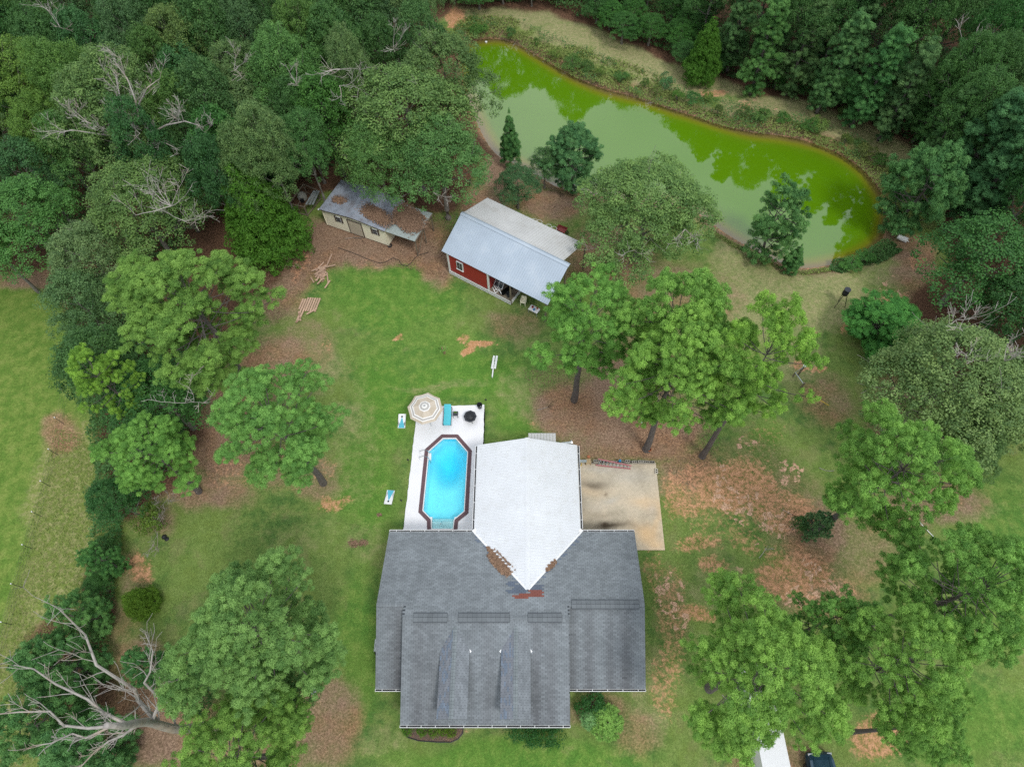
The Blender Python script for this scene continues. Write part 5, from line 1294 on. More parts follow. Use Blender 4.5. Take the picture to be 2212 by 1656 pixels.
# ================================================================== YARD THINGS
sg = thing('signpost', 'white wooden stake with two long white boards lying in the grass above the umbrella', 'sign', (0,0,0))
a, b = P(1063.5,813,.03), P(1067,780,.35); part('stake', MB().bar(a, b, .1, .06), M['white'], sg)
tip = (a-b).normalized(); part('tip', MB().tube([a, a+tip*.14], [.05,.005], 4), M['white'], sg)
for s, e in ((-1,1),(1,1)):
    o1 = P(1065.8+s*3.3, 796, .25); o2 = P(1070.5+s*3.0, 768, .75); part('board', MB().bar(o1, o2, .17, .03), M['white'], sg)
fd = thing('deer_feeder', 'black barrel game feeder on three thin legs by the dirt track', 'feeder', (0,0,0))
F1, F2, F3 = P(1802.3,664.4), P(1825,664), P(1811,649.8)
fc_ = (F1+F2+F3)/3 + Vector((.05, .35, 0)); F4 = Vector((fc_.x+.6, fc_.y+.5, 0))
part('barrel', MB().lathe((fc_.x,fc_.y,0), [(0,1.05),(.12,1.08),(.26,1.25),(.27,1.5),(.29,1.52),(.27,1.54),(.27,1.92)], 18), M['black'], fd, smooth=True)
part('lid', MB().cyl((fc_.x,fc_.y), .29, 1.92, 1.97, 18), M['charcoal'], fd)
for q in (F1, F2, F3): part('leg', MB().tube([q, Vector((fc_.x,fc_.y,1.35))+(q-Vector((fc_.x,fc_.y,0))).normalized()*.26], .028, 6), M['black'], fd)
dr_ = thing('white_drum', 'white plastic drum lying in the weeds at the right end of the pond', 'drum', P(1950, 515, .25), -.62)
part('body', MB().tube([(-.5,0,0),(-.47,0,0),(.42,0,0),(.47,0,0)], [.2,.26,.26,.2], 16), M['white'], dr_)
part('spout', MB().tube([(.47,0,0),(.62,-.02,-.05)], .04, 8), M['galv'], dr_)
rf = thing('post_rail', 'grey pipe rail on two short posts beyond the tall pines', 'rail', (0,0,0))
pA, pB, pC, pD = P(1724,809,0), P(1729,838.5,0), P(1713,812,0), P(1716,806,.35)
part('post', MB().bar(pA, pA+Vector((0,0,1.5)), .12, .12), M['wood_grey'], rf); part('post', MB().bar(pB, pB+Vector((0,0,1.0)), .11, .11), M['wood_grey'], rf); part('post', MB().bar(pC, pC+Vector((0,0,.6)), .1, .1), M['wood_grey'], rf)
part('cap', MB().cyl((pA.x,pA.y), .14, 1.5, 1.6, 12), M['white'], rf)
part('rail', MB().tube([pA+Vector((0,0,1.4)), pC+Vector((0,0,.6)), pB+Vector((0,0,.75))], .045, 6), M['galv'], rf)
hb = thing('hitch_bar', 'pale yellow bar fixed across a thin dark stake below the pipe rail', 'bar', (0,0,0))
s0 = P(1770.7,880.6,0); part('stake', MB().bar(s0, s0+Vector((0,0,.85)), .04, .04), M['wood_grey'], hb)
part('bar', MB().bar(P(1764,859.6,.85), P(1790.8,875.7,.85), .05, .05), M['yellow'], hb)
single('white_pole', MB().tube([P(1962,1102,.5), P(2016,1158,.06)], .028, 6), M['white'], 'long thin white pole lying between the two right hand pines', 'pole', (0,0,0))
single('white_tub', MB().lathe((0,0,0),[(0,.0),(.22,0),(.26,.16),(.22,.2),(0,.22)],14), M['galv'], 'pale grey tub half hidden under the lower left pine', 'tub', P(677,1491,0))
bkt = thing('black_bag', 'black plastic bag slumped by the bare twiggy bush', 'bag', P(356,1160,0), -.6)
part('body', MB().lathe((0,0,0),[(0,0),(.16,.02),(.2,.12),(.12,.24),(.03,.3),(0,.3)],9), M['black'], bkt); part('tail', MB().lathe((.28,0,0),[(0,0),(.15,.02),(.17,.1),(.06,.18),(0,.19)],8), M['black'], bkt)
single('float', MB().lathe((0,0,0),[(0,-.1),(.15,-.03),(.16,.05),(.08,.12),(0,.13)],10), M['white'], 'white float in the far left corner of the pond', 'float', P(1050,91,WZ+.05))
# hoses
single('garden_hose', MB().tube([P(*q,.03) for q in [(730,535),(760,545),(800,562),(820,568),(832,566),(850,557),(862,562),(868,572),(880,574),(888,568),(893,560),(902,552),(925,545)]], .03, 5), M['rope'], 'dark hose snaking over the dirt in front of the shed', 'hose')
single('garden_hose', MB().tube([P(*q,.03) for q in [(1311,1546),(1311,1540),(1316,1535),(1325,1532),(1333,1536),(1337,1544),(1336,1552),(1331,1556),(1335,1560),(1340,1568),(1348,1574)]], .035, 5), M['rope'], 'black hose looping on the mulch by the spiky bush', 'hose')
rk = thing('hose_cart', 'small dark hose cart with white handles beside the round bush', 'hose cart', P(1304,1553,0))
part('frame', MB().box((0,0,.3),(.5,.4,.06)).box((-.2,0,.15),(.05,.4,.3)), M['charcoal'], rk); part('handle', MB().bar((-.25,.2,.5),(.25,.22,.5),.03,.03).bar((.25,.2,.5),(.3,-.3,.35),.05,.05), M['white'], rk); part('wheel', MB().ring((.2,.15,.15),.13,.03,12,(R(90),0,0)), M['black'], rk)
# fallen branches
for (x1_,y1_,x2_,y2_,r_,l) in [(1160,886,1196,880,.03,'pale fallen branch on the brown litter left of the first pine trunk'),(1421,850,1418,872,.03,'pale stick by the dark stump under the pines'),(1640,1205,1660,1180,.03,'fallen twig on the cracked clay right of the concrete'),(1560,1500,1590,1530,.03,'pale branch in the grass right of the spiky bush'),(1875,1340,1900,1355,.03,'thin branch on the clay between the right pines'),(1770,1010,1790,1020,.03,'curved dry twig in the clay near the right pine'),(745,515,790,505,.03,'bent pale stick in front of the shed door'),(1690,1100,1720,1120,.025,'dry stick on the pale clay patch')]:
    a, b = P(x1_,y1_,.05), P(x2_,y2_,.05); mb = MB(); d = b-a; bare(mb, a, d, d.length, r_, 1, hash((x1_,y1_)) % 999, .5)
    mb.v = [(x, y, max(.02, min(z, .15))) for x, y, z in mb.v]; single('fallen_branch', mb, M['bark_dead'], l, 'branch')

# ------------------------------------------------------------------ field fence
fn = thing('wire_fence', 'wire field fence with white capped steel posts along the left meadow', 'fence', (0,0,0))
tops = [(130,840),(117,901),(103.5,969),(86.3,1038),(67.7,1104.4),(46.8,1175.5),(22.8,1260),(1,1342.5),(-25,1430)]
pm_ = MB().tube([(0,0,0),(0,0,1.25)], .022, 5).mesh('post', M['charcoal']); cm_ = MB().cyl((0,0), .04, 1.2, 1.3, 8).mesh('post_cap', M['white'])
fp = []
for (x, y) in tops:
    p = P(x, y, 1.3); fp.append(Vector((p.x, p.y, 0))); o = obj('post', pm_, fn, fp[-1]); obj('post_cap', cm_, o)
fp = [fp[0] + (fp[0]-fp[1])*k for k in (2,1)] + fp + [fp[-1] + (fp[-1]-fp[-2])*k for k in (1,2,3)]
for z in (.3,.6,.9,1.15): part('wire', MB().tube([p + Vector((0,0,z)) for p in fp], .005, 3), M['charcoal'], fn)

# ================================================================== VEHICLES
def car_body(prof, name, ma, par):
    """prof: [(y, halfwidth_low, halfwidth_top, z_bottom, z_top)] lofted"""
    m = MB(); n = len(prof); vs = []
    for (y, wl, wt, zb, zt) in prof:
        sh = zb + (zt-zb)*.55
        vs += [(-wl*.93,y,zb),(-wl,y,zb+.12),(-wl,y,sh),(-wt,y,zt-.03),(-wt*.8,y,zt),(wt*.8,y,zt),(wt,y,zt-.03),(wl,y,sh),(wl,y,zb+.12),(wl*.93,y,zb)]
    fs = []
    for i in range(n-1):
        for k in range(9): fs.append((i*10+k, i*10+k+1, (i+1)*10+k+1, (i+1)*10+k))
    fs += [tuple(range(10)), tuple(range((n-1)*10+9, (n-1)*10-1, -1))]
    m.add(vs, fs); return part(name, m, ma, par, smooth=False)
def wheels(t, ys, x):
    for y in ys:
        for s in (-1,1):
            w = part('wheel', MB().tube([(s*x-.11,y,.36),(s*x+.11,y,.36)], .36, 18), M['black'], t); part('rim', MB().tube([(s*x+s*.09,y,.36),(s*x+s*.125,y,.36)], .2, 12), M['steel'], w)
sv = thing('suv', 'dark blue utility vehicle parked nose up at the bottom edge beside the white van', 'car', (19.25, -3.0, 0), R(2))
car_body([(-2.2,.84,.78,.35,1.0),(-1.9,.9,.84,.32,1.1),(.55,.92,.86,.3,1.08),(.75,.92,.84,.3,1.1),(2.0,.9,.78,.3,1.02),(2.3,.84,.7,.32,.95),(2.45,.72,.6,.4,.78)], 'body', M['navy'], sv)
car_body([(-2.1,.78,.66,1.0,1.7),(-1.2,.8,.68,1.0,1.8),(-.1,.8,.68,1.0,1.78),(.85,.8,.72,1.0,1.12)], 'cabin', M['glass'], sv)
part('roof', MB().box((0,-1.05,1.795),(1.36,1.9,.04)), M['navy'], sv)
part('hood_ridge', MB().bar((-.42,.9,1.11),(-.5,2.1,1.04),.07,.03).bar((.42,.9,1.11),(.5,2.1,1.04),.07,.03), M['navy'], sv)
for s in (-1,1):
    part('headlight', MB().box((s*.62,2.33,.82),(.3,.12,.16)), M['steel'], sv); part('mirror', MB().box((s*1.0,.55,1.1),(.2,.12,.15)), M['charcoal'], sv)
part('grille', MB().box((0,2.44,.62),(.9,.05,.2)), M['black'], sv); wheels(sv, (-1.4,1.45), .84)
vn = thing('van', 'long white van mostly hidden beneath the big pine at the bottom', 'van', (15.65, .5, 0), R(3)); vn.scale = (1, 1.2, 1)
car_body([(-3.2,.9,.82,.35,2.2),(-3.0,.95,.88,.32,2.35),(1.6,.95,.88,.3,2.35),(2.0,.95,.84,.3,2.25),(2.7,.94,.82,.3,1.25),(3.3,.9,.76,.32,1.05),(3.45,.8,.66,.4,.8)], 'body', M['car_white'], vn)
part('windscreen', MB().slab([(-.76,2.03,2.22),(-.74,2.68,1.28),(.74,2.68,1.28),(.76,2.03,2.22)],.02), M['glass'], vn); bpy.data.objects[vn.children[-1].name].location = (0,.03,.03)
for s in (-1,1): part('mirror', MB().box((s*1.05,2.2,1.4),(.2,.12,.25)), M['black'], vn); part('headlight', MB().box((s*.66,3.36,.82),(.28,.12,.16)), M['steel'], vn)
wheels(vn, (-2.0,2.3), .88)


# ================================================================== TREES (crown centre px, radius px, height of crown centre)
TREES = []   # to avoid overlaps in the filler woods
def T(key, x, y, r, zc, name, label, tint=(1,1,1), rot=None, cat='tree', group=None):
    TREES.append((x, y, r)); return tree_px(key, x, y, r, zc, name, label, cat, tint, group, rot)
# tall yard pines by their trunk foot
def pine_at(key, bx, by, zc, s, label, tint=(1,1,1), rot=None):
    p = P(bx, by, 0); o = plant(key, p.x, p.y, s, 'pine_tree', label, 'tree', tint, None, rot, sz=zc / PROTO[key][3])
    q = proj(p.x, p.y, zc); TREES.append((q[0], q[1], 110)); return o
g1 = (1.0, 1.0, 1.0)
pine_at('pine1', 1240, 866, 11.6, .98, 'tall pine whose bare trunk stands in brown litter, nearest the red barn', (.88,1.0,.95), 1.0)
pine_at('pine4', 1396, 970, 12.6, .93, 'biggest tall pine behind the concrete pad, bucket at its foot', (1.12,1.1,1.0), 2.0)
pine_at('pine2', 1391, 900, 13.2, .90, 'tall pine crown behind the biggest pine, its foot by a dark stump', (1.0,1.03,1.0), .3)
pine_at('pine3', 1517, 985, 14.5, .82, 'tall pine leaning right of the pad with the longest bare grey trunk', (1.15,1.12,.9), 4.0)
pine_at('pine2', 700, 1045, 11.2, .93, 'round pine left of the lawn with its trunk foot on red clay', (.85,.95,1.05), 2.6)
T('pine4', 425, 680, 165, 11.5, 'pine_tree', 'wide yellowish green pine over the left thicket', (.88,.86,.85), 1.2)
T('pine4', 562, 1370, 172, 11.0, 'pine_tree', 'big dark green pine at the lower left, white tub beneath it', (.9,.88,1.15), 2.2)
T('pine1', 520, 1625, 150, 8.5, 'pine_tree', 'yellow green pine cut by the bottom edge below the big dark one', (.95,.92,.85), .7)
T('green2', 600, 1500, 96, 4.5, 'understory_tree', 'yellowish broadleaf tree under the right side of the big dark pine', (1.1,1.05,.9))
T('pine2', 1925, 1025, 148, 12.5, 'pine_tree', 'round dark green pine at the right, in front of the pale willow-like tree', (.95,1.0,.95), 3.3)
T('pine4', 2085, 1275, 150, 12, 'pine_tree', 'rightmost big pine reaching the meadow on the right', (.92,.98,1.0), 5.1)
T('pine4', 1640, 1455, 176, 11, 'pine_tree', 'big pine right of the house, hiding the white van', (1.05,1.03,.95), .2)
T('pine2', 1940, 1430, 150, 11.5, 'pine_tree', 'lower right pine between the meadow and the big pine over the van', (1.0,1.0,.95), 1.9)
T('pine3', 1790, 1345, 75, 9, 'pine_tree', 'smaller dark pine wedged between the two lower right pines', (.8,.9,.95), 1.1)
T('pine3', 1985, 1575, 75, 8.5, 'pine_tree', 'low pine part at the lower right beside the meadow', (.9,.95,.95), 1.4)
T('green2', 1728, 1130, 22, 1.6, 'shrub', 'small green shrub in brown litter at the right pine foot', (1,1,1), cat='shrub')
T('round2', 1760, 1137, 32, 1.9, 'young_pine', 'little grey green pine beside the small shrub at the right pine foot', (1.15,1.0,1.2))
# round the pond
T('cone3', 1101, 305, 26, 3.0, 'young_pine', 'small narrow pine standing alone on the left near shore of the pond', (.95,1.05,.95))
T('round1', 1240, 345, 66, 3.2, 'young_pine', 'dense blue green pine on the near shore behind the barn', (.95,1.0,1.1))
T('green1', 1118, 395, 60, 3.4, 'broadleaf_tree', 'dark bluish broadleaf tree directly behind the barn roof', (.85,.9,1.15))
T('green1', 1178, 352, 44, 3.2, 'broadleaf_tree', 'grey green small tree between the dark one and the dense shore pine', (.95,.95,1.05))
T('willow', 1395, 455, 172, 6.5, 'broadleaf_tree', 'large grey green broadleaf tree right of the barn at the pond', (1.25,1.25,1.1))
T('round2', 1675, 490, 68, 4.0, 'young_pine', 'open crowned pine on the near shore at the right end of the pond', (1.05,1.05,.95))
T('cone3', 1716, 560, 24, 1.6, 'young_pine', 'tiny pine at the water edge beside the open crowned pine', (1,1.05,.95))
T('round1', 1985, 418, 80, 4.6, 'young_pine', 'full young pine past the right tip of the pond', (1.0,1.05,1.0))
T('cedar1', 1523, 120, 42, 3.2, 'cedar_tree', 'rounded bright green cedar at the path edge by the pond pines', (.75,.9,.8))
# right side
T('green1', 2125, 560, 150, 6.5, 'broadleaf_tree', 'very dark green broadleaf tree at the right beyond the dirt track', (.75,.95,.8))
T('green2', 2190, 660, 100, 6, 'broadleaf_tree', 'dark broadleaf tree at the right edge above the pale crown', (.7,.85,.8))
T('round1', 1905, 700, 86, 2.2, 'cedar_tree', 'low dark green evergreen beside the dirt track', (.8,1.1,.7))
T('willow', 2045, 835, 200, 8, 'broadleaf_tree', 'pale feathery tree at the right with white dead twigs showing', (1.45,1.3,1.35))
T('willow', 2215, 850, 120, 7, 'broadleaf_tree', 'pale feathery tree on the right edge of the picture', (1.35,1.25,1.2))
T('willow', 2090, 960, 90, 5, 'broadleaf_tree', 'lower pale green tree behind the round right pine', (.95,1.0,.95))
T('tallpine1', 2160, 390, 90, 6.5, 'pine_tree', 'dark bluish pine at the right edge above the broadleaf tree', (.8,.9,1.0))
T('tallpine2', 2110, 330, 80, 6.5, 'pine_tree', 'dark pine left of the bluish edge pine', (.75,.85,.95))
# conical pines of the far bank
for i, (x, y, r, l) in enumerate([(1600,80,52,'leftmost conical pine in the row beyond the pond path'),(1655,130,50,'second conical pine in the row, right of the round cedar'),(1690,60,56,'tall conical pine at the top edge beyond the path'),
    (1740,130,54,'third front conical pine beyond the pond path'),(1790,60,50,'pointed pine at the top behind the third front one'),(1810,170,54,'fourth front conical pine, with yellowish tip'),(1855,100,50,'pointed pine behind the fourth front one'),
    (1890,200,60,'big light green conical pine near the end of the row'),(1950,110,50,'pointed pine standing against the darkest woods'),(1955,230,50,'conical pine at the right end of the row'),(2035,235,64,'lone wide pine with a split top right of the row'),(2045,320,45,'low pine below the split topped one')]):
    T(['tallpine1','tallpine2'][i % 2], x, y-26, r*1.0, 5.8, 'pine_tree', l, (rnd.uniform(.85,1.1), rnd.uniform(.9,1.05), rnd.uniform(.85,1.05)))
# left side
T('oak2', 885, 255, 175, 9.0, 'oak_tree', 'biggest oak, hanging over the shed roof beside the pond', (1.2,1.2,1.05), .4)
T('oak1', 950, 345, 128, 7.6, 'oak_tree', 'rounded oak hanging between the shed and the barn', (.85,1.08,.95), 1.4)
T('oak3', 815, 345, 100, 7.0, 'oak_tree', 'dark oak rising directly behind the shed roof', (.9,1.1,.9), 2.4)
T('oak1', 960, 170, 120, 9, 'oak_tree', 'grey green oak crown at the left tip of the pond', (1.0,1.0,.95), 3.4)
T('cedar1', 562, 472, 86, 4.8, 'cedar_tree', 'bright yellow green cedar left of the shed', (.85,1.0,.9))
T('oak2', 300, 450, 150, 8.5, 'oak_tree', 'oak with bare grey twigs in its top and a yellow tuft', (1.1,1.1,.95), 5)
T('oak1', 250, 240, 150, 10.5, 'oak_tree', 'half dead oak with white limbs at the upper left', (1.1,1.1,1.0), 1)
T('oak2', 200, 560, 110, 7.5, 'broadleaf_tree', 'grey green round tree at the corner of the left thicket', (1.3,1.2,1.4), 2)
T('green1', 180, 660, 95, 6.5, 'broadleaf_tree', 'grey green tree bordering the meadow above the dark ones', (1.5,1.25,1.6), 1)
T('green2', 215, 790, 110, 7, 'broadleaf_tree', 'mid green tree on the meadow side of the thicket', (1.0,1.0,1.0), 2)
T('green1', 350, 860, 130, 5.5, 'broadleaf_tree', 'deep green tree in the middle of the left thicket', (.8,1.0,.85), 3)
T('pine3', 235, 830, 60, 9.5, 'pine_tree', 'narrow yellow tipped pine rising from the left thicket', (1.15,1.1,.8), 3)
T('pine1', 330, 985, 105, 7.5, 'pine_tree', 'ragged pine at the lower end of the left thicket', (.85,.95,.9), 3)
T('green2', 245, 1080, 65, 4.5, 'broadleaf_tree', 'dark rounded tree at the lower tip of the thicket', (.75,.95,.95), 1)
T('oak3', 60, 480, 130, 7, 'broadleaf_tree', 'leafy tree at the left edge above the meadow corner', (.8,1.15,.85), 1)
T('green1', 70, 380, 90, 7, 'broadleaf_tree', 'bluish green tree on the left edge', (.85,.95,1.15), 1)
T('oak1', 40, 190, 110, 9, 'broadleaf_tree', 'yellow tinged tree on the left edge of the woods', (1.15,1.2,.65), 1)
T('oak3', 100, 290, 80, 8, 'broadleaf_tree', 'second yellow tinged tree right of the edge one', (1.1,1.2,.7), 1)
# small plants of the left hedge line
for (k, x, y, r, zc, n, l, t) in [('green2',225,1180,35,1.6,'shrub','green shrub below the dark rounded tree on the fence line',(.9,1,.9)),('green1',205,1265,34,1.8,'shrub','bushy green shrub halfway down the fence line',(.9,1.05,.9)),
    ('round2',232,1215,38,2.2,'young_pine','young pine in the middle of the fence line hedge',(1,1.1,.9)),('round2',185,1330,52,2.8,'young_pine','young pine above the dead tree branches',(1.3,1.25,1.1)),('cedar1',300,1300,36,1.5,'shrub','bright yellow green shrub at the lawn edge below the clay patch',(1.1,1.0,.8)),
    ('bush1',330,1120,34,1.2,'shrub','sparse yellow green twiggy bush beside the black bag',(1.9,1.35,.8)),('round1',140,1440,76,3.6,'young_pine','dark young pine behind the dead branches',(1.15,1.15,1.1)),('round2',110,1560,82,3.8,'young_pine','young pine at the lower left corner',(1.25,1.2,1.1)),
    ('round1',200,1620,84,3.6,'young_pine','young pine at the bottom edge under the dead trunk',(1.2,1.2,1.2)),('round2',330,1440,48,2.2,'young_pine','small pine under the left side of the big dark pine',(.95,1.05,.95)),('green2',410,1480,70,3,'shrub','leafy shrub under the left of the big pine',(.9,1.05,.9))]:
    T(k, x, y, r, zc, n, l, t, None, 'shrub' if n == 'shrub' else 'tree')

# ---------------- filler woods
def in_px(pt, poly):
    x, y = pt; c = False; n = len(poly)
    for i in range(n):
        x1, y1 = poly[i]; x2, y2 = poly[(i+1) % n]
        if (y1 > y) != (y2 > y) and x < (x2-x1)*(y-y1)/(y2-y1)+x1: c = not c
    return c
ANCH = [(250,240,'the half dead oak'),(300,450,'the yellow tufted oak'),(735,150,'the white dead boughs'),(885,255,'the biggest oak'),(960,170,'the left tip of the pond'),(565,470,'the bright cedar'),(40,190,'the yellow tinged edge tree'),(505,150,'the grey twig patch'),
    (1523,120,'the round cedar'),(1740,130,'the third conical pine'),(1890,200,'the big conical pine'),(2035,235,'the split topped pine'),(2160,390,'the dark edge pine'),(2125,560,'the dark right hand tree'),(2080,90,'the leaning bare branches'),(1240,50,'the pond path bend'),(1600,80,'the leftmost conical pine')]
def where(x, y):
    d = sorted((math.hypot(x-a, y-b), n, x-a, y-b) for a, b, n in ANCH)[0]
    side = ('right of ' if d[2] > 0 else 'left of ') if abs(d[2]) > abs(d[3]) else ('below ' if d[3] > 0 else 'above ')
    return ('just ' if d[0] < 75 else ('well ' if d[0] > 170 else '')) + side + d[1]
def look(t):
    g = t[1]; return 'dark green' if g < .93 else ('bluish' if t[2] > t[0]*1.15 else ('pale grey green' if t[2] > 1.1 else ('yellowish green' if t[0] > 1.1 or t[2] < .85 else 'mid green')))
def fill(poly, step, keys, zc, rr, tints, group, label, name, avoid=.55, seed=1, rows=1.0):
    q = random.Random(seed); ys = [p[1] for p in poly]; xs = [p[0] for p in poly]; y = min(ys); r_ = 0
    while y < max(ys):
        x = min(xs) + (step/2 if r_ % 2 else 0)
        while x < max(xs):
            px, py = x + q.uniform(-.3,.3)*step, y + q.uniform(-.3,.3)*step*.8; x += step
            if not in_px((px, py), poly): continue
            if any(math.hypot(px-a, py-b) < avoid*r0 + .25*step for a, b, r0 in TREES): continue
            t = q.choice(tints); k = q.uniform(.85, 1.12)
            tree_px(q.choice(keys), px, py, rr * q.uniform(.8, 1.2), zc * q.uniform(.85, 1.15), name, label if (px < -30 or px > 2240 or py < -50) else f'{look(t)} {label}, {where(px, py)}', 'tree', tuple(c*k for c in t), group, q.uniform(0, 6))
        y += step * .8 * rows; r_ += 1
oakt = [(1,1,1),(.85,1.1,.9),(1.25,1.15,1.0),(.8,.95,1.1),(.65,.9,.8),(1.15,1.1,1.2),(1.0,1.15,.8)]
fill([(-200,-110),(940,-110),(935,40),(900,120),(760,330),(620,400),(480,390),(330,330),(160,330),(-20,330),(-200,560)], 88, ['oak1','oak2','oak3','green1','green2'], 9.0, 80, oakt, 'oaks of the upper left woods', 'oak in the woods', 'oak_tree', .52, 3)
fill([(-320,420),(-20,420),(-20,580),(-320,600)], 110, ['oak1','green1'], 7, 90, oakt, 'trees beyond the left edge', 'leafy tree at the left margin', 'oak_tree', .4, 4)
fill([(400,330),(620,300),(720,380),(720,400),(620,395),(500,440),(430,400)], 62, ['green1','green2'], 3.2, 52, [(.6,.85,.7),(.65,.9,.75)], 'dark low trees behind the shed', 'low tree in the gap behind the shed', 'understory_tree', .1, 5)
fill([(900,-70),(1500,-70),(1600,120),(1560,148),(1480,118),(1400,82),(1322,50),(1238,18),(1155,-8),(1040,-16),(960,-18)], 54, ['green1','green2','green1'], 2.3, 44, [(.75,.95,.75),(.8,1.05,.7),(.7,.85,.75)], 'trees along the far side of the pond path', 'bushy tree at the path', 'broadleaf_tree', .3, 6)
fill([(1500,-110),(2380,-110),(2420,480),(2212,420),(2100,330),(2080,130),(1980,50),(1880,30),(1700,5),(1560,10)], 84, ['oak1','oak2','oak3','green1'], 8.5, 76, [(.55,.78,.6),(.6,.82,.7),(.5,.72,.6),(.75,.9,.85)], 'dark trees of the upper right woods', 'tree in the shady woods', 'broadleaf_tree', .35, 7)
fill([(2212,420),(2420,480),(2440,900),(2300,900),(2240,700)], 110, ['oak1','green2'], 7, 90, [(.7,.9,.75)], 'trees beyond the right edge', 'dark tree at the right margin', 'broadleaf_tree', .3, 8)
fill([(1560,150),(1700,178),(1850,220),(1990,290),(2080,440),(2060,520),(2120,420),(2130,250),(2060,180),(1700,130)], 50, ['green1','green2'], 1.6, 36, [(.65,.85,.7),(.75,1.0,.7)], 'low trees under the far pines', 'low leafy tree at the pine feet', 'understory_tree', .0, 9)

q_ = random.Random(44)
for i in range(22):
    x = -14 + i * 2.7; y = 84.5 + q_.uniform(0, 5) - max(0, x - 14) * .42
    plant(q_.choice(['oak1','oak3','green1','oak2']), x, y, q_.uniform(.62, .85), 'broadleaf_tree', 'tall tree in the woods beyond the pond path, mirrored in the pond', 'tree', (.8,1.0,.8), 'tall trees beyond the pond path', None, q_.uniform(1.15, 1.5))
# ---------------- vines / undergrowth as ground cover
def scatter_poly(poly, n, z0, z1, zofs=0.0, seed=1):
    r = np.random.default_rng(seed); pl = np.array([P(x, y)[:2] for x, y in poly]); out = []
    lo, hi = pl.min(0), pl.max(0); pts = r.uniform(lo, hi, (n*3, 2)); pts = pts[inside(pts, pl)][:n]
    ng = fbm(pts[:,0], pts[:,1], 2.5, seed+5); z = zofs + z0 + (z1-z0) * sstep(.3, .7, ng) * r.uniform(.3, 1, len(pts))
    return np.stack([pts[:,0], pts[:,1], z], 1), ng
def undergrowth(name, poly, n, z0, z1, mt, label, size=.16, zofs=0.0, seed=1, tri=False, dens=0.0):
    p, ng = scatter_poly(poly, n, z0, z1, zofs, seed); k = ng > dens; p = p[k]; ng = ng[k]; m = len(p)
    nor = np.array([0,0,1.]) + unit(m)*.8
    me = quads_mesh(name, mt, p, nor, np.full(m, size*.6)*rng.uniform(.6,1.5,m), np.full(m, size)*rng.uniform(.6,1.5,m), ng*.6+rng.uniform(0,.45,m), tri=tri)
    o = obj(name, me); tag(o, label, 'undergrowth', kind='stuff'); return o
RIM = [(1000,100),(975,80),(985,52),(1010,36),(1060,34),(1105,40),(1198,82),(1272,112),(1372,142),(1455,176),(1540,216),(1650,235),(1760,262),(1850,300),(1915,350),(1950,410),(1940,470),(1925,500),(1916,480),(1912,440),(1897,405),(1872,370),(1830,338),(1780,313),(1730,297),(1680,287),(1620,282),(1560,267),(1500,247),(1450,232),(1400,214),(1360,202),(1300,187),(1250,167),(1200,140),(1160,117),(1120,92),(1085,80),(1045,80),(1015,88)]
undergrowth('bank_weeds', RIM, 40000, .1, .8, M['grassblade'], 'tangled weeds covering the far bank of the pond', .22, -.35, 3)
undergrowth('bank_brambles', RIM, 26000, .2, 1.1, M['leaf_green'], 'green brambles growing in clumps on the far bank', .17, -.3, 8, dens=.52)
undergrowth('forest_undergrowth', [(1480,140),(1545,160),(1690,203),(1850,248),(1955,303),(2010,420),(2150,500),(2212,480),(2212,200),(1900,30),(1500,60)], 30000, .2, 1.8, M['leaf_green'], 'dark leafy undergrowth below the upper right pines', .26, 0, 11)
undergrowth('forest_undergrowth', [(935,30),(985,8),(1040,4),(1155,10),(1238,37),(1322,70),(1405,100),(1478,132),(1520,60),(1500,-60),(900,-60)], 20000, .2, 1.8, M['leaf_green'], 'leafy undergrowth along the top of the pond path', .24, 0, 12)
undergrowth('forest_undergrowth', [(-100,-100),(940,-100),(930,60),(850,250),(700,380),(600,420),(450,500),(300,600),(150,560),(-100,560)], 50000, .2, 2.2, M['leaf_green'], 'shaded undergrowth on the floor of the upper left woods', .32, 0, 13)
undergrowth('hedge_growth', [(150,600),(300,600),(420,760),(440,900),(330,1060),(270,1130),(250,1400),(180,1420),(190,1250),(215,1120),(200,900),(150,760)], 26000, .2, 1.7, M['leaf_green'], 'mixed leafy growth along the left field fence line', .2, 0, 14)
undergrowth('shore_weeds', [(1800,560),(1850,556),(1905,520),(1960,530),(1945,545),(1890,575),(1820,590),(1790,580)], 5000, .05, .8, M['leaf_green'], 'bright weeds on the shore near the white drum', .16, -.25, 15)
undergrowth('shore_weeds', [(1520,480),(1560,505),(1600,528),(1650,553),(1700,578),(1740,582),(1800,575),(1800,583),(1740,592),(1690,588),(1640,566),(1590,538),(1540,512),(1515,492)], 5000, .0, .35, M['grassblade'], 'fringe of weeds on the near shore of the pond', .18, -.3, 16)
undergrowth('meadow_tufts', [(118,925),(92,1042),(50,1178),(5,1345),(-60,1560),(-80,1750),(150,1700),(230,1400),(235,1180),(205,1000),(180,940)], 16000, .0, .2, M['grassblade'], 'rough weedy tufts in the strip beside the left fence', .10, 0, 17, dens=.3)
undergrowth('fallen_leaves', [(1130,800),(1240,760),(1500,780),(1560,960),(1480,1060),(1420,990),(1250,985),(1170,930)], 9000, .01, .03, M['litter'], 'scattered dry leaves and cones on the brown ground under the tall pines', .085, 0, 18)
undergrowth('fallen_leaves', [(600,500),(700,480),(840,530),(1000,420),(1060,480),(960,600),(850,575),(700,575),(600,700),(560,660)], 12000, .01, .03, M['litter'], 'scattered dry leaves on the dirt in front of the shed', .09, 0, 19)
undergrowth('fallen_leaves', [(400,900),(520,820),(560,980),(420,1080),(330,1120),(380,1010)], 4500, .01, .03, M['litter'], 'scattered dry leaves under the left thicket edge', .09, 0, 20)
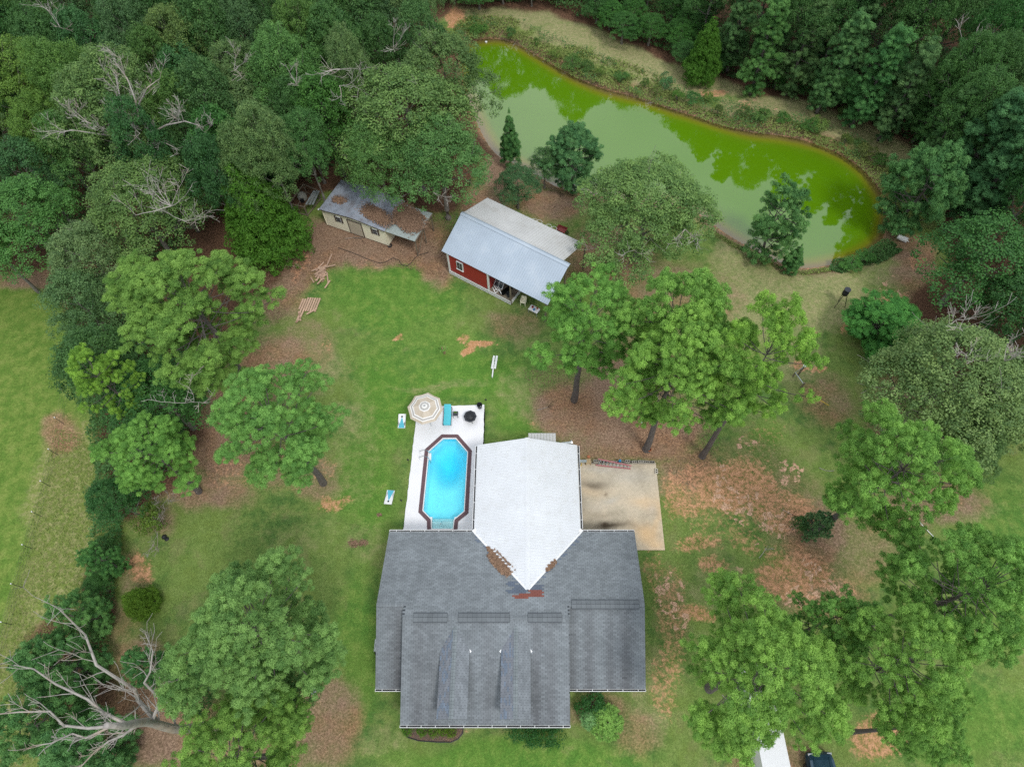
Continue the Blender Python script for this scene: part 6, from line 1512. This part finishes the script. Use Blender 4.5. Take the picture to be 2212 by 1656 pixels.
# individual shrubs on the bank
ORD = 'first second third fourth fifth sixth seventh eighth ninth tenth eleventh twelfth thirteenth fourteenth fifteenth sixteenth seventeenth eighteenth nineteenth twentieth twenty-first twenty-second twenty-third twenty-fourth twenty-fifth last'.split()
for i, (x, y, r) in enumerate([(1025,70,15),(1055,62,17),(1110,72,14),(1165,95,14),(1205,112,16),(1245,130,18),(1268,140,13),(1305,160,13),(1345,172,15),(1385,180,17),(1425,196,12),(1470,205,15),(1500,215,16),(1520,212,13),(1560,240,15),(1610,243,17),(1655,250,18),(1700,258,14),(1745,268,16),(1772,272,19),(1815,245,14),(1830,300,16),(1870,325,20),(1900,345,18),(1925,370,20),(1935,405,16)]):
    tree_px(['bush1','bush2','bush1'][i % 3], x + rnd.uniform(-12,12), y + rnd.uniform(-5,5), r*rnd.uniform(.5,1.25), .5, 'shrub', ORD[i] + ' leafy shrub from the left among the weeds on the far pond bank', 'shrub', (rnd.uniform(.8,1.5), rnd.uniform(.95,1.25), rnd.uniform(.7,1.0)), 'shrubs on the far bank of the pond')
tree_px('bush1', 1840, 568, 22, .4, 'shrub', 'bright green shrub on the near shore left of the white drum', 'shrub', (1.1,1.3,.9))
tree_px('bush1', 1868, 556, 20, .4, 'shrub', 'second bright shrub nearer the white drum', 'shrub', (1.0,1.2,.9))
tree_px('bush2', 1440, 178, 18, .8, 'shrub', 'round bluish shrub at the middle of the far bank', 'shrub', (.7,1.0,1.1))
# plants by the house
def bed_bush(x, y, r, key, label, tint, h=.45): return tree_px(key, x, y, r, h, 'shrub', label, 'shrub', tint)
bed_bush(1279, 1520, 31, 'bush1', 'round clipped dark shrub in the notch right of the front porch', (.5,.8,.6), .7)
for i, (x, y) in enumerate([(880,1577),(912,1578),(936,1580),(958,1577),(975,1580)]):
    bed_bush(x, y, 12, 'bushc', ['yellow green','second','middle','fourth','last'][i] + ' small bush from the left in the mulch bed at the front eave', (.9+.08*i,1.0,.7), .4)
hl = []
for k in range(11): hl.append((-.2 + k*.0, 0, 0, .4, .4))
hx0, hx1 = P(1098,1590,.8).x, P(1213,1590,.8).x; hy = P(1150,1578,.8).y
hl = [(hx0 + .35 + (hx1-hx0-.7)*k/9, hy - .05*(k % 2) - .25*(k > 2), .55, .55, .5) for k in range(10)] + [(hx0 + .35 + (hx1-hx0-.7)*k/9, hy + .5, .5, .5, .5) for k in range(10)]
hd = thing('hedge', 'clipped dark green hedge along the front eave, right of the lawn centre', 'hedge', (0,0,0))
hm_ = obj('foliage', foliage_broad('foliage', M['leaf_green'], hl, .28, 30, .09), hd); hm_.color = (.42,.72,.5,1)
stb = MB()
for l in hl[::3]: stb.tube([(l[0],l[1],-.05),(l[0],l[1],.5)], .03, 4)
part('stem', stb, M['bark_oak'], hd)
# spiky bush (arching blades)
def spiky(cx_, cy_, Rb, n, label, tint, seed):
    r = np.random.default_rng(seed); t = thing('spiky_bush', label, 'shrub', (cx_, cy_, 0)); ncl = n; C_=[];N_=[];A_=[];T_=[]
    for i in range(ncl):
        a = r.uniform(0, 6.28); d = Rb * math.sqrt(r.uniform(0, 1)) * .85; h = 1.15 * (1 - .45*(d/Rb)**2) * r.uniform(.75, 1.1)
        for k in range(16):
            b = r.normal(size=3) * .55 + np.array([math.cos(a)*.75, math.sin(a)*.75, .25 - .5*(d/Rb)]); b /= np.linalg.norm(b)
            C_.append([d*math.cos(a), d*math.sin(a), h]); A_.append(b); N_.append(np.array([0,0,1.]) + r.normal(size=3)*.4); T_.append(r.uniform(.1, 1) if d > .35*Rb else r.uniform(.5,1))
    m = len(C_); me = quads_mesh('foliage', M['needle'], np.array(C_), np.array(N_), np.full(m,.07), r.uniform(.14,.28,m), np.array(T_), tri=True, axis=np.array(A_))
    o = obj('foliage', me, t); o.color = (*tint, 1); sb = MB()
    for i in range(26):
        a = r.uniform(0,6.28); d = Rb*math.sqrt(r.uniform(0,1))*.8; sb.tube([(d*.3*math.cos(a),d*.3*math.sin(a),0),(d*math.cos(a),d*math.sin(a),1.0)], .015, 4)
    part('stem', sb, M['wood_tan'], t)
c_ = P(1309, 1560, .6); spiky(c_.x, c_.y, 1.25, 330, 'big spiky leaved green bush at the front right corner of the house', (1.0,1.0,1.05), 5)
c_ = P(1272, 1556, .4); spiky(c_.x, c_.y, .55, 70, 'smaller grey green spiky bush left of the big spiky one', (.85,.9,1.5), 6)
c_ = P(977, 762, .15); spiky(c_.x-.7, c_.y, .3, 8, 'small weed tuft in the middle of the back lawn', (.8,.9,.9), 7)
# mulch bed
mb = MB(); pts = [P(x, y, .0) for x, y in [(868,1560),(871,1580),(882,1592),(905,1599),(945,1602),(975,1602),(990,1595),(1000,1583),(1001,1560)]]
struct('mulch_bed', MB().prism([(p.x, p.y) for p in pts][::-1], -.05, .05).mesh('mulch_bed', M['mulch']))
ed = MB(); ed.tube([p + Vector((0,0,.07)) for p in pts], .035, 5); single('bed_edging', ed, M['black'], 'dark curved edging round the mulch bed at the front eave', 'edging')
undergrowth('mulch_chips', [(872,1572),(884,1590),(905,1597),(975,1600),(990,1592),(999,1575)], 900, .055, .08, M['litter'], 'wood chips on the mulch bed at the front eave', .07, 0, 30)
# dark twig heaps on the lawn
for (x, y, r, l) in [(765,1173,.5,'dark heap of dug clods on the left lawn'),(784,1172,.38,'smaller scatter of clods beside the dug heap'),(820,1112,.2,'small dug up spot on the lawn left of the deck')]:
    c = P(x, y); litter_patch('clods', c.x, c.y, r, r*.7, lambda a, b: gh(a, b) + .0, int(500*r), l, 0, .06)
# dark stump
sp = P(1401, 866); stp = thing('stump', 'dark charred stump beside the tall pine trunks', 'stump', P(1392, 903)); part('trunk', MB().lathe((0,0,0), [(.34,-.1),(.25,.15),(.2,.7),(.16,.75),(0,.7)], 9), M['black'], stp)

# ================================================================== DEAD WOOD
snag = thing('dead_tree', 'bare dead tree with pale trunk reaching over the lower left corner', 'tree', (0,0,0))
b0 = P(470, 1572, 0); H_ = 17.5
tm2 = MB(); tp = [(b0.x,b0.y,-.2)] + [(b0.x + .25*math.sin(k*.9) + .12*k*.3, b0.y + .15*math.sin(k*1.3), H_*k/9*.82) for k in range(1,10)]; tr_ = [.36,.30,.28,.27,.26,.24,.23,.21,.18,.14]
tm2.tube(tp, tr_, 10); part('trunk', tm2, M['bark_dead'], snag, smooth=True)
def limb(z, tx, ty, tz, r, seed, k=2):
    m = MB(); i = z/H_/.82*9; i0 = min(8,int(i)); f = i-i0; a = Vector(tp[i0]).lerp(Vector(tp[i0+1]), f) if i0 < 9 else Vector(tp[-1])
    e = P(tx, ty, tz); q = random.Random(seed); d = e-a; pts = [a]; rs = [r]
    for s in range(1,6):
        p = a.lerp(e, s/5) + Vector((q.uniform(-1,1),q.uniform(-1,1),q.uniform(-1,1)))*d.length*.06; pts.append(p); rs.append(r*.8*(1-.85*s/5)+.01)
    m.tube(pts, rs, 6)
    for s in range(1,6):
        for j in range(k):
            dd = (d.normalized() + Vector((q.uniform(-1,1),q.uniform(-1,1),q.uniform(-.6,.8)))*.9).normalized()
            bare(m, pts[s].lerp(pts[s-1], q.random()), dd, min(2.0, d.length*q.uniform(.12,.26)), rs[s]*.4+.008, 1, q.random(), .8, 4)
    part('branch', m, M['bark_dead'], snag)
limb(9.0, 320, 1365, 13.0, .10, 2); limb(12.0, 22, 1435, 15.5, .10, 3); limb(13.5, -10, 1530, 16.5, .09, 4); limb(12.0, 65, 1608, 14, .08, 6); limb(10.5, 140, 1668, 12.5, .08, 7)
limb(9, 205, 1590, 10.5, .07, 8); limb(6, 322, 1380, 9.5, .07, 10)
# long forked limb rising to (145,1310)
limb(7.8, 150, 1315, 15.5, .17, 13, 3)
def deadwood(px, py, z, n, L, r, label, spread=.9, seed=1, up=.5, tgt=None, name='dead_branches', depth=2):
    q = random.Random(seed); m = MB(); c = P(px, py, z); L *= .8; r *= .55; n = max(2, int(n*.8))
    for k in range(n):
        d = Vector((q.uniform(-1,1), q.uniform(-1,1), up*q.uniform(.3,1)))
        bare(m, (0,0,0), d, L*q.uniform(.7,1.2), r, depth, q.random(), spread, 5)
    return single(name, m, M['bark_dead'], label, 'dead branches', c)
# the half dead oak: pale trunk and spreading white limbs
hd_ = thing('half_dead_trunk', 'pale forking trunk with long white limbs at the upper left', 'dead tree', (0,0,0))
B = P(352, 385, 3.0); B.z = 0
def seg(pts, rs, nm='limb', tw=2, seed=0):
    m = MB(); q = random.Random(seed); m.tube(pts, [r_*.62 for r_ in rs], 7)
    for i in range(1, len(pts)):
        for j in range(tw):
            d = (Vector(pts[i])-Vector(pts[i-1])).normalized()
            bare(m, Vector(pts[i-1]).lerp(Vector(pts[i]), q.uniform(.3,1)), d + Vector((q.uniform(-1,1),q.uniform(-1,1),q.uniform(-.3,.9))), q.uniform(.9,1.9), rs[i]*.3+.01, 2, q.random(), .8, 4)
    part(nm, m, M['bark_dead'], hd_)
seg([B, P(352,380,3), P(338,330,7), P(318,285,10), P(300,245,13)], [.4,.36,.3,.24,.16], 'trunk', 1, 1)
seg([P(318,285,10.2), P(285,270,12.5), P(262,225,14), P(250,165,15.5)], [.2,.15,.11,.05], 'limb', 2, 2)
seg([P(332,320,8), P(270,295,10.5), P(215,290,12), P(150,280,13)], [.22,.16,.11,.04], 'limb', 3, 3)
seg([P(322,290,10.2), P(360,270,12), P(400,262,12.5), P(440,275,12.5)], [.16,.11,.08,.03], 'limb', 3, 4)
seg([P(318,285,10.4), P(300,225,13.5), P(318,190,15), P(345,170,15.5)], [.17,.12,.08,.03], 'limb', 2, 5)
seg([P(300,255,13), P(292,215,14.5), P(275,170,15.5), P(245,130,16)], [.14,.1,.07,.03], 'limb', 2, 6)
seg([P(322,300,9.8), P(360,310,10.5), P(388,325,10.6)], [.1,.06,.02], 'limb', 2, 7)
seg([P(270,295,10.8), P(190,265,13), P(155,235,13.5)], [.12,.07,.02], 'limb', 2, 8)
deadwood(370, 445, 13.2, 9, 2.6, .07, 'tangle of bare grey twigs in the top of the yellow tufted oak', 1.0, 21, .8)
deadwood(400, 478, 12.0, 5, 2.2, .05, 'second patch of bare twigs right of the first on the same oak', 1.0, 22, .6)
deadwood(735, 150, 13.5, 4, 3.2, .09, 'white dead boughs hanging in the middle of the top oaks', .8, 23, -.3)
deadwood(733, 185, 12.5, 4, 2.6, .06, 'lower white dead twigs in the top middle oaks', .9, 24, -.6)
deadwood(640, 180, 13, 4, 2.0, .05, 'thin bare twigs left of the white dead boughs', .9, 25, .4)
deadwood(505, 150, 13, 4, 2.0, .05, 'bare grey twigs among the oaks right of the half dead trunk', .9, 26, .4)
deadwood(935, 415, 7.5, 4, 1.5, .04, 'drooping bare twigs above the gap between shed and barn', .7, 27, -1.0)
deadwood(2065, 690, 13.0, 6, 3.0, .07, 'white dead limbs in the top of the pale feathery tree', .9, 28, .8)
deadwood(2170, 780, 12.5, 6, 2.4, .06, 'white dead twigs at the right side of the pale feathery tree', .9, 29, .7)
deadwood(2090, 770, 12.5, 4, 1.8, .05, 'bare twigs in the middle of the pale feathery tree', .9, 30, .7)
deadwood(1480, 495, 8.5, 5, 1.7, .04, 'bare whitish twigs on the right front of the big pond tree', .9, 31, -.3)
deadwood(1370, 540, 7.5, 3, 1.5, .03, 'few bare twigs low on the big pond tree', .9, 32, .2)
deadwood(342, 1100, 1.2, 6, 1.5, .035, 'bare twiggy top of the sparse bush by the black bag', 1.0, 33, .5)
deadwood(340, 1155, .6, 5, 1.6, .03, 'bare low branches of the sparse bush by the black bag', 1.0, 34, .3)
deadwood(400, 870, 12.0, 4, 1.8, .035, 'few bare twigs in the gap below the wide yellowish pine', 1.0, 35, .3) 
deadwood(130, 60, 12.5, 4, 2.2, .045, 'bare twigs near the top left corner of the woods', .9, 36, .6)
deadwood(850, 100, 13, 4, 2.0, .04, 'thin dead twigs in the oaks above the biggest oak', .9, 37, .5)
deadwood(2080, 90, 10, 3, 3.0, .06, 'leaning pale bare branches in the upper right woods', .6, 38, 1)
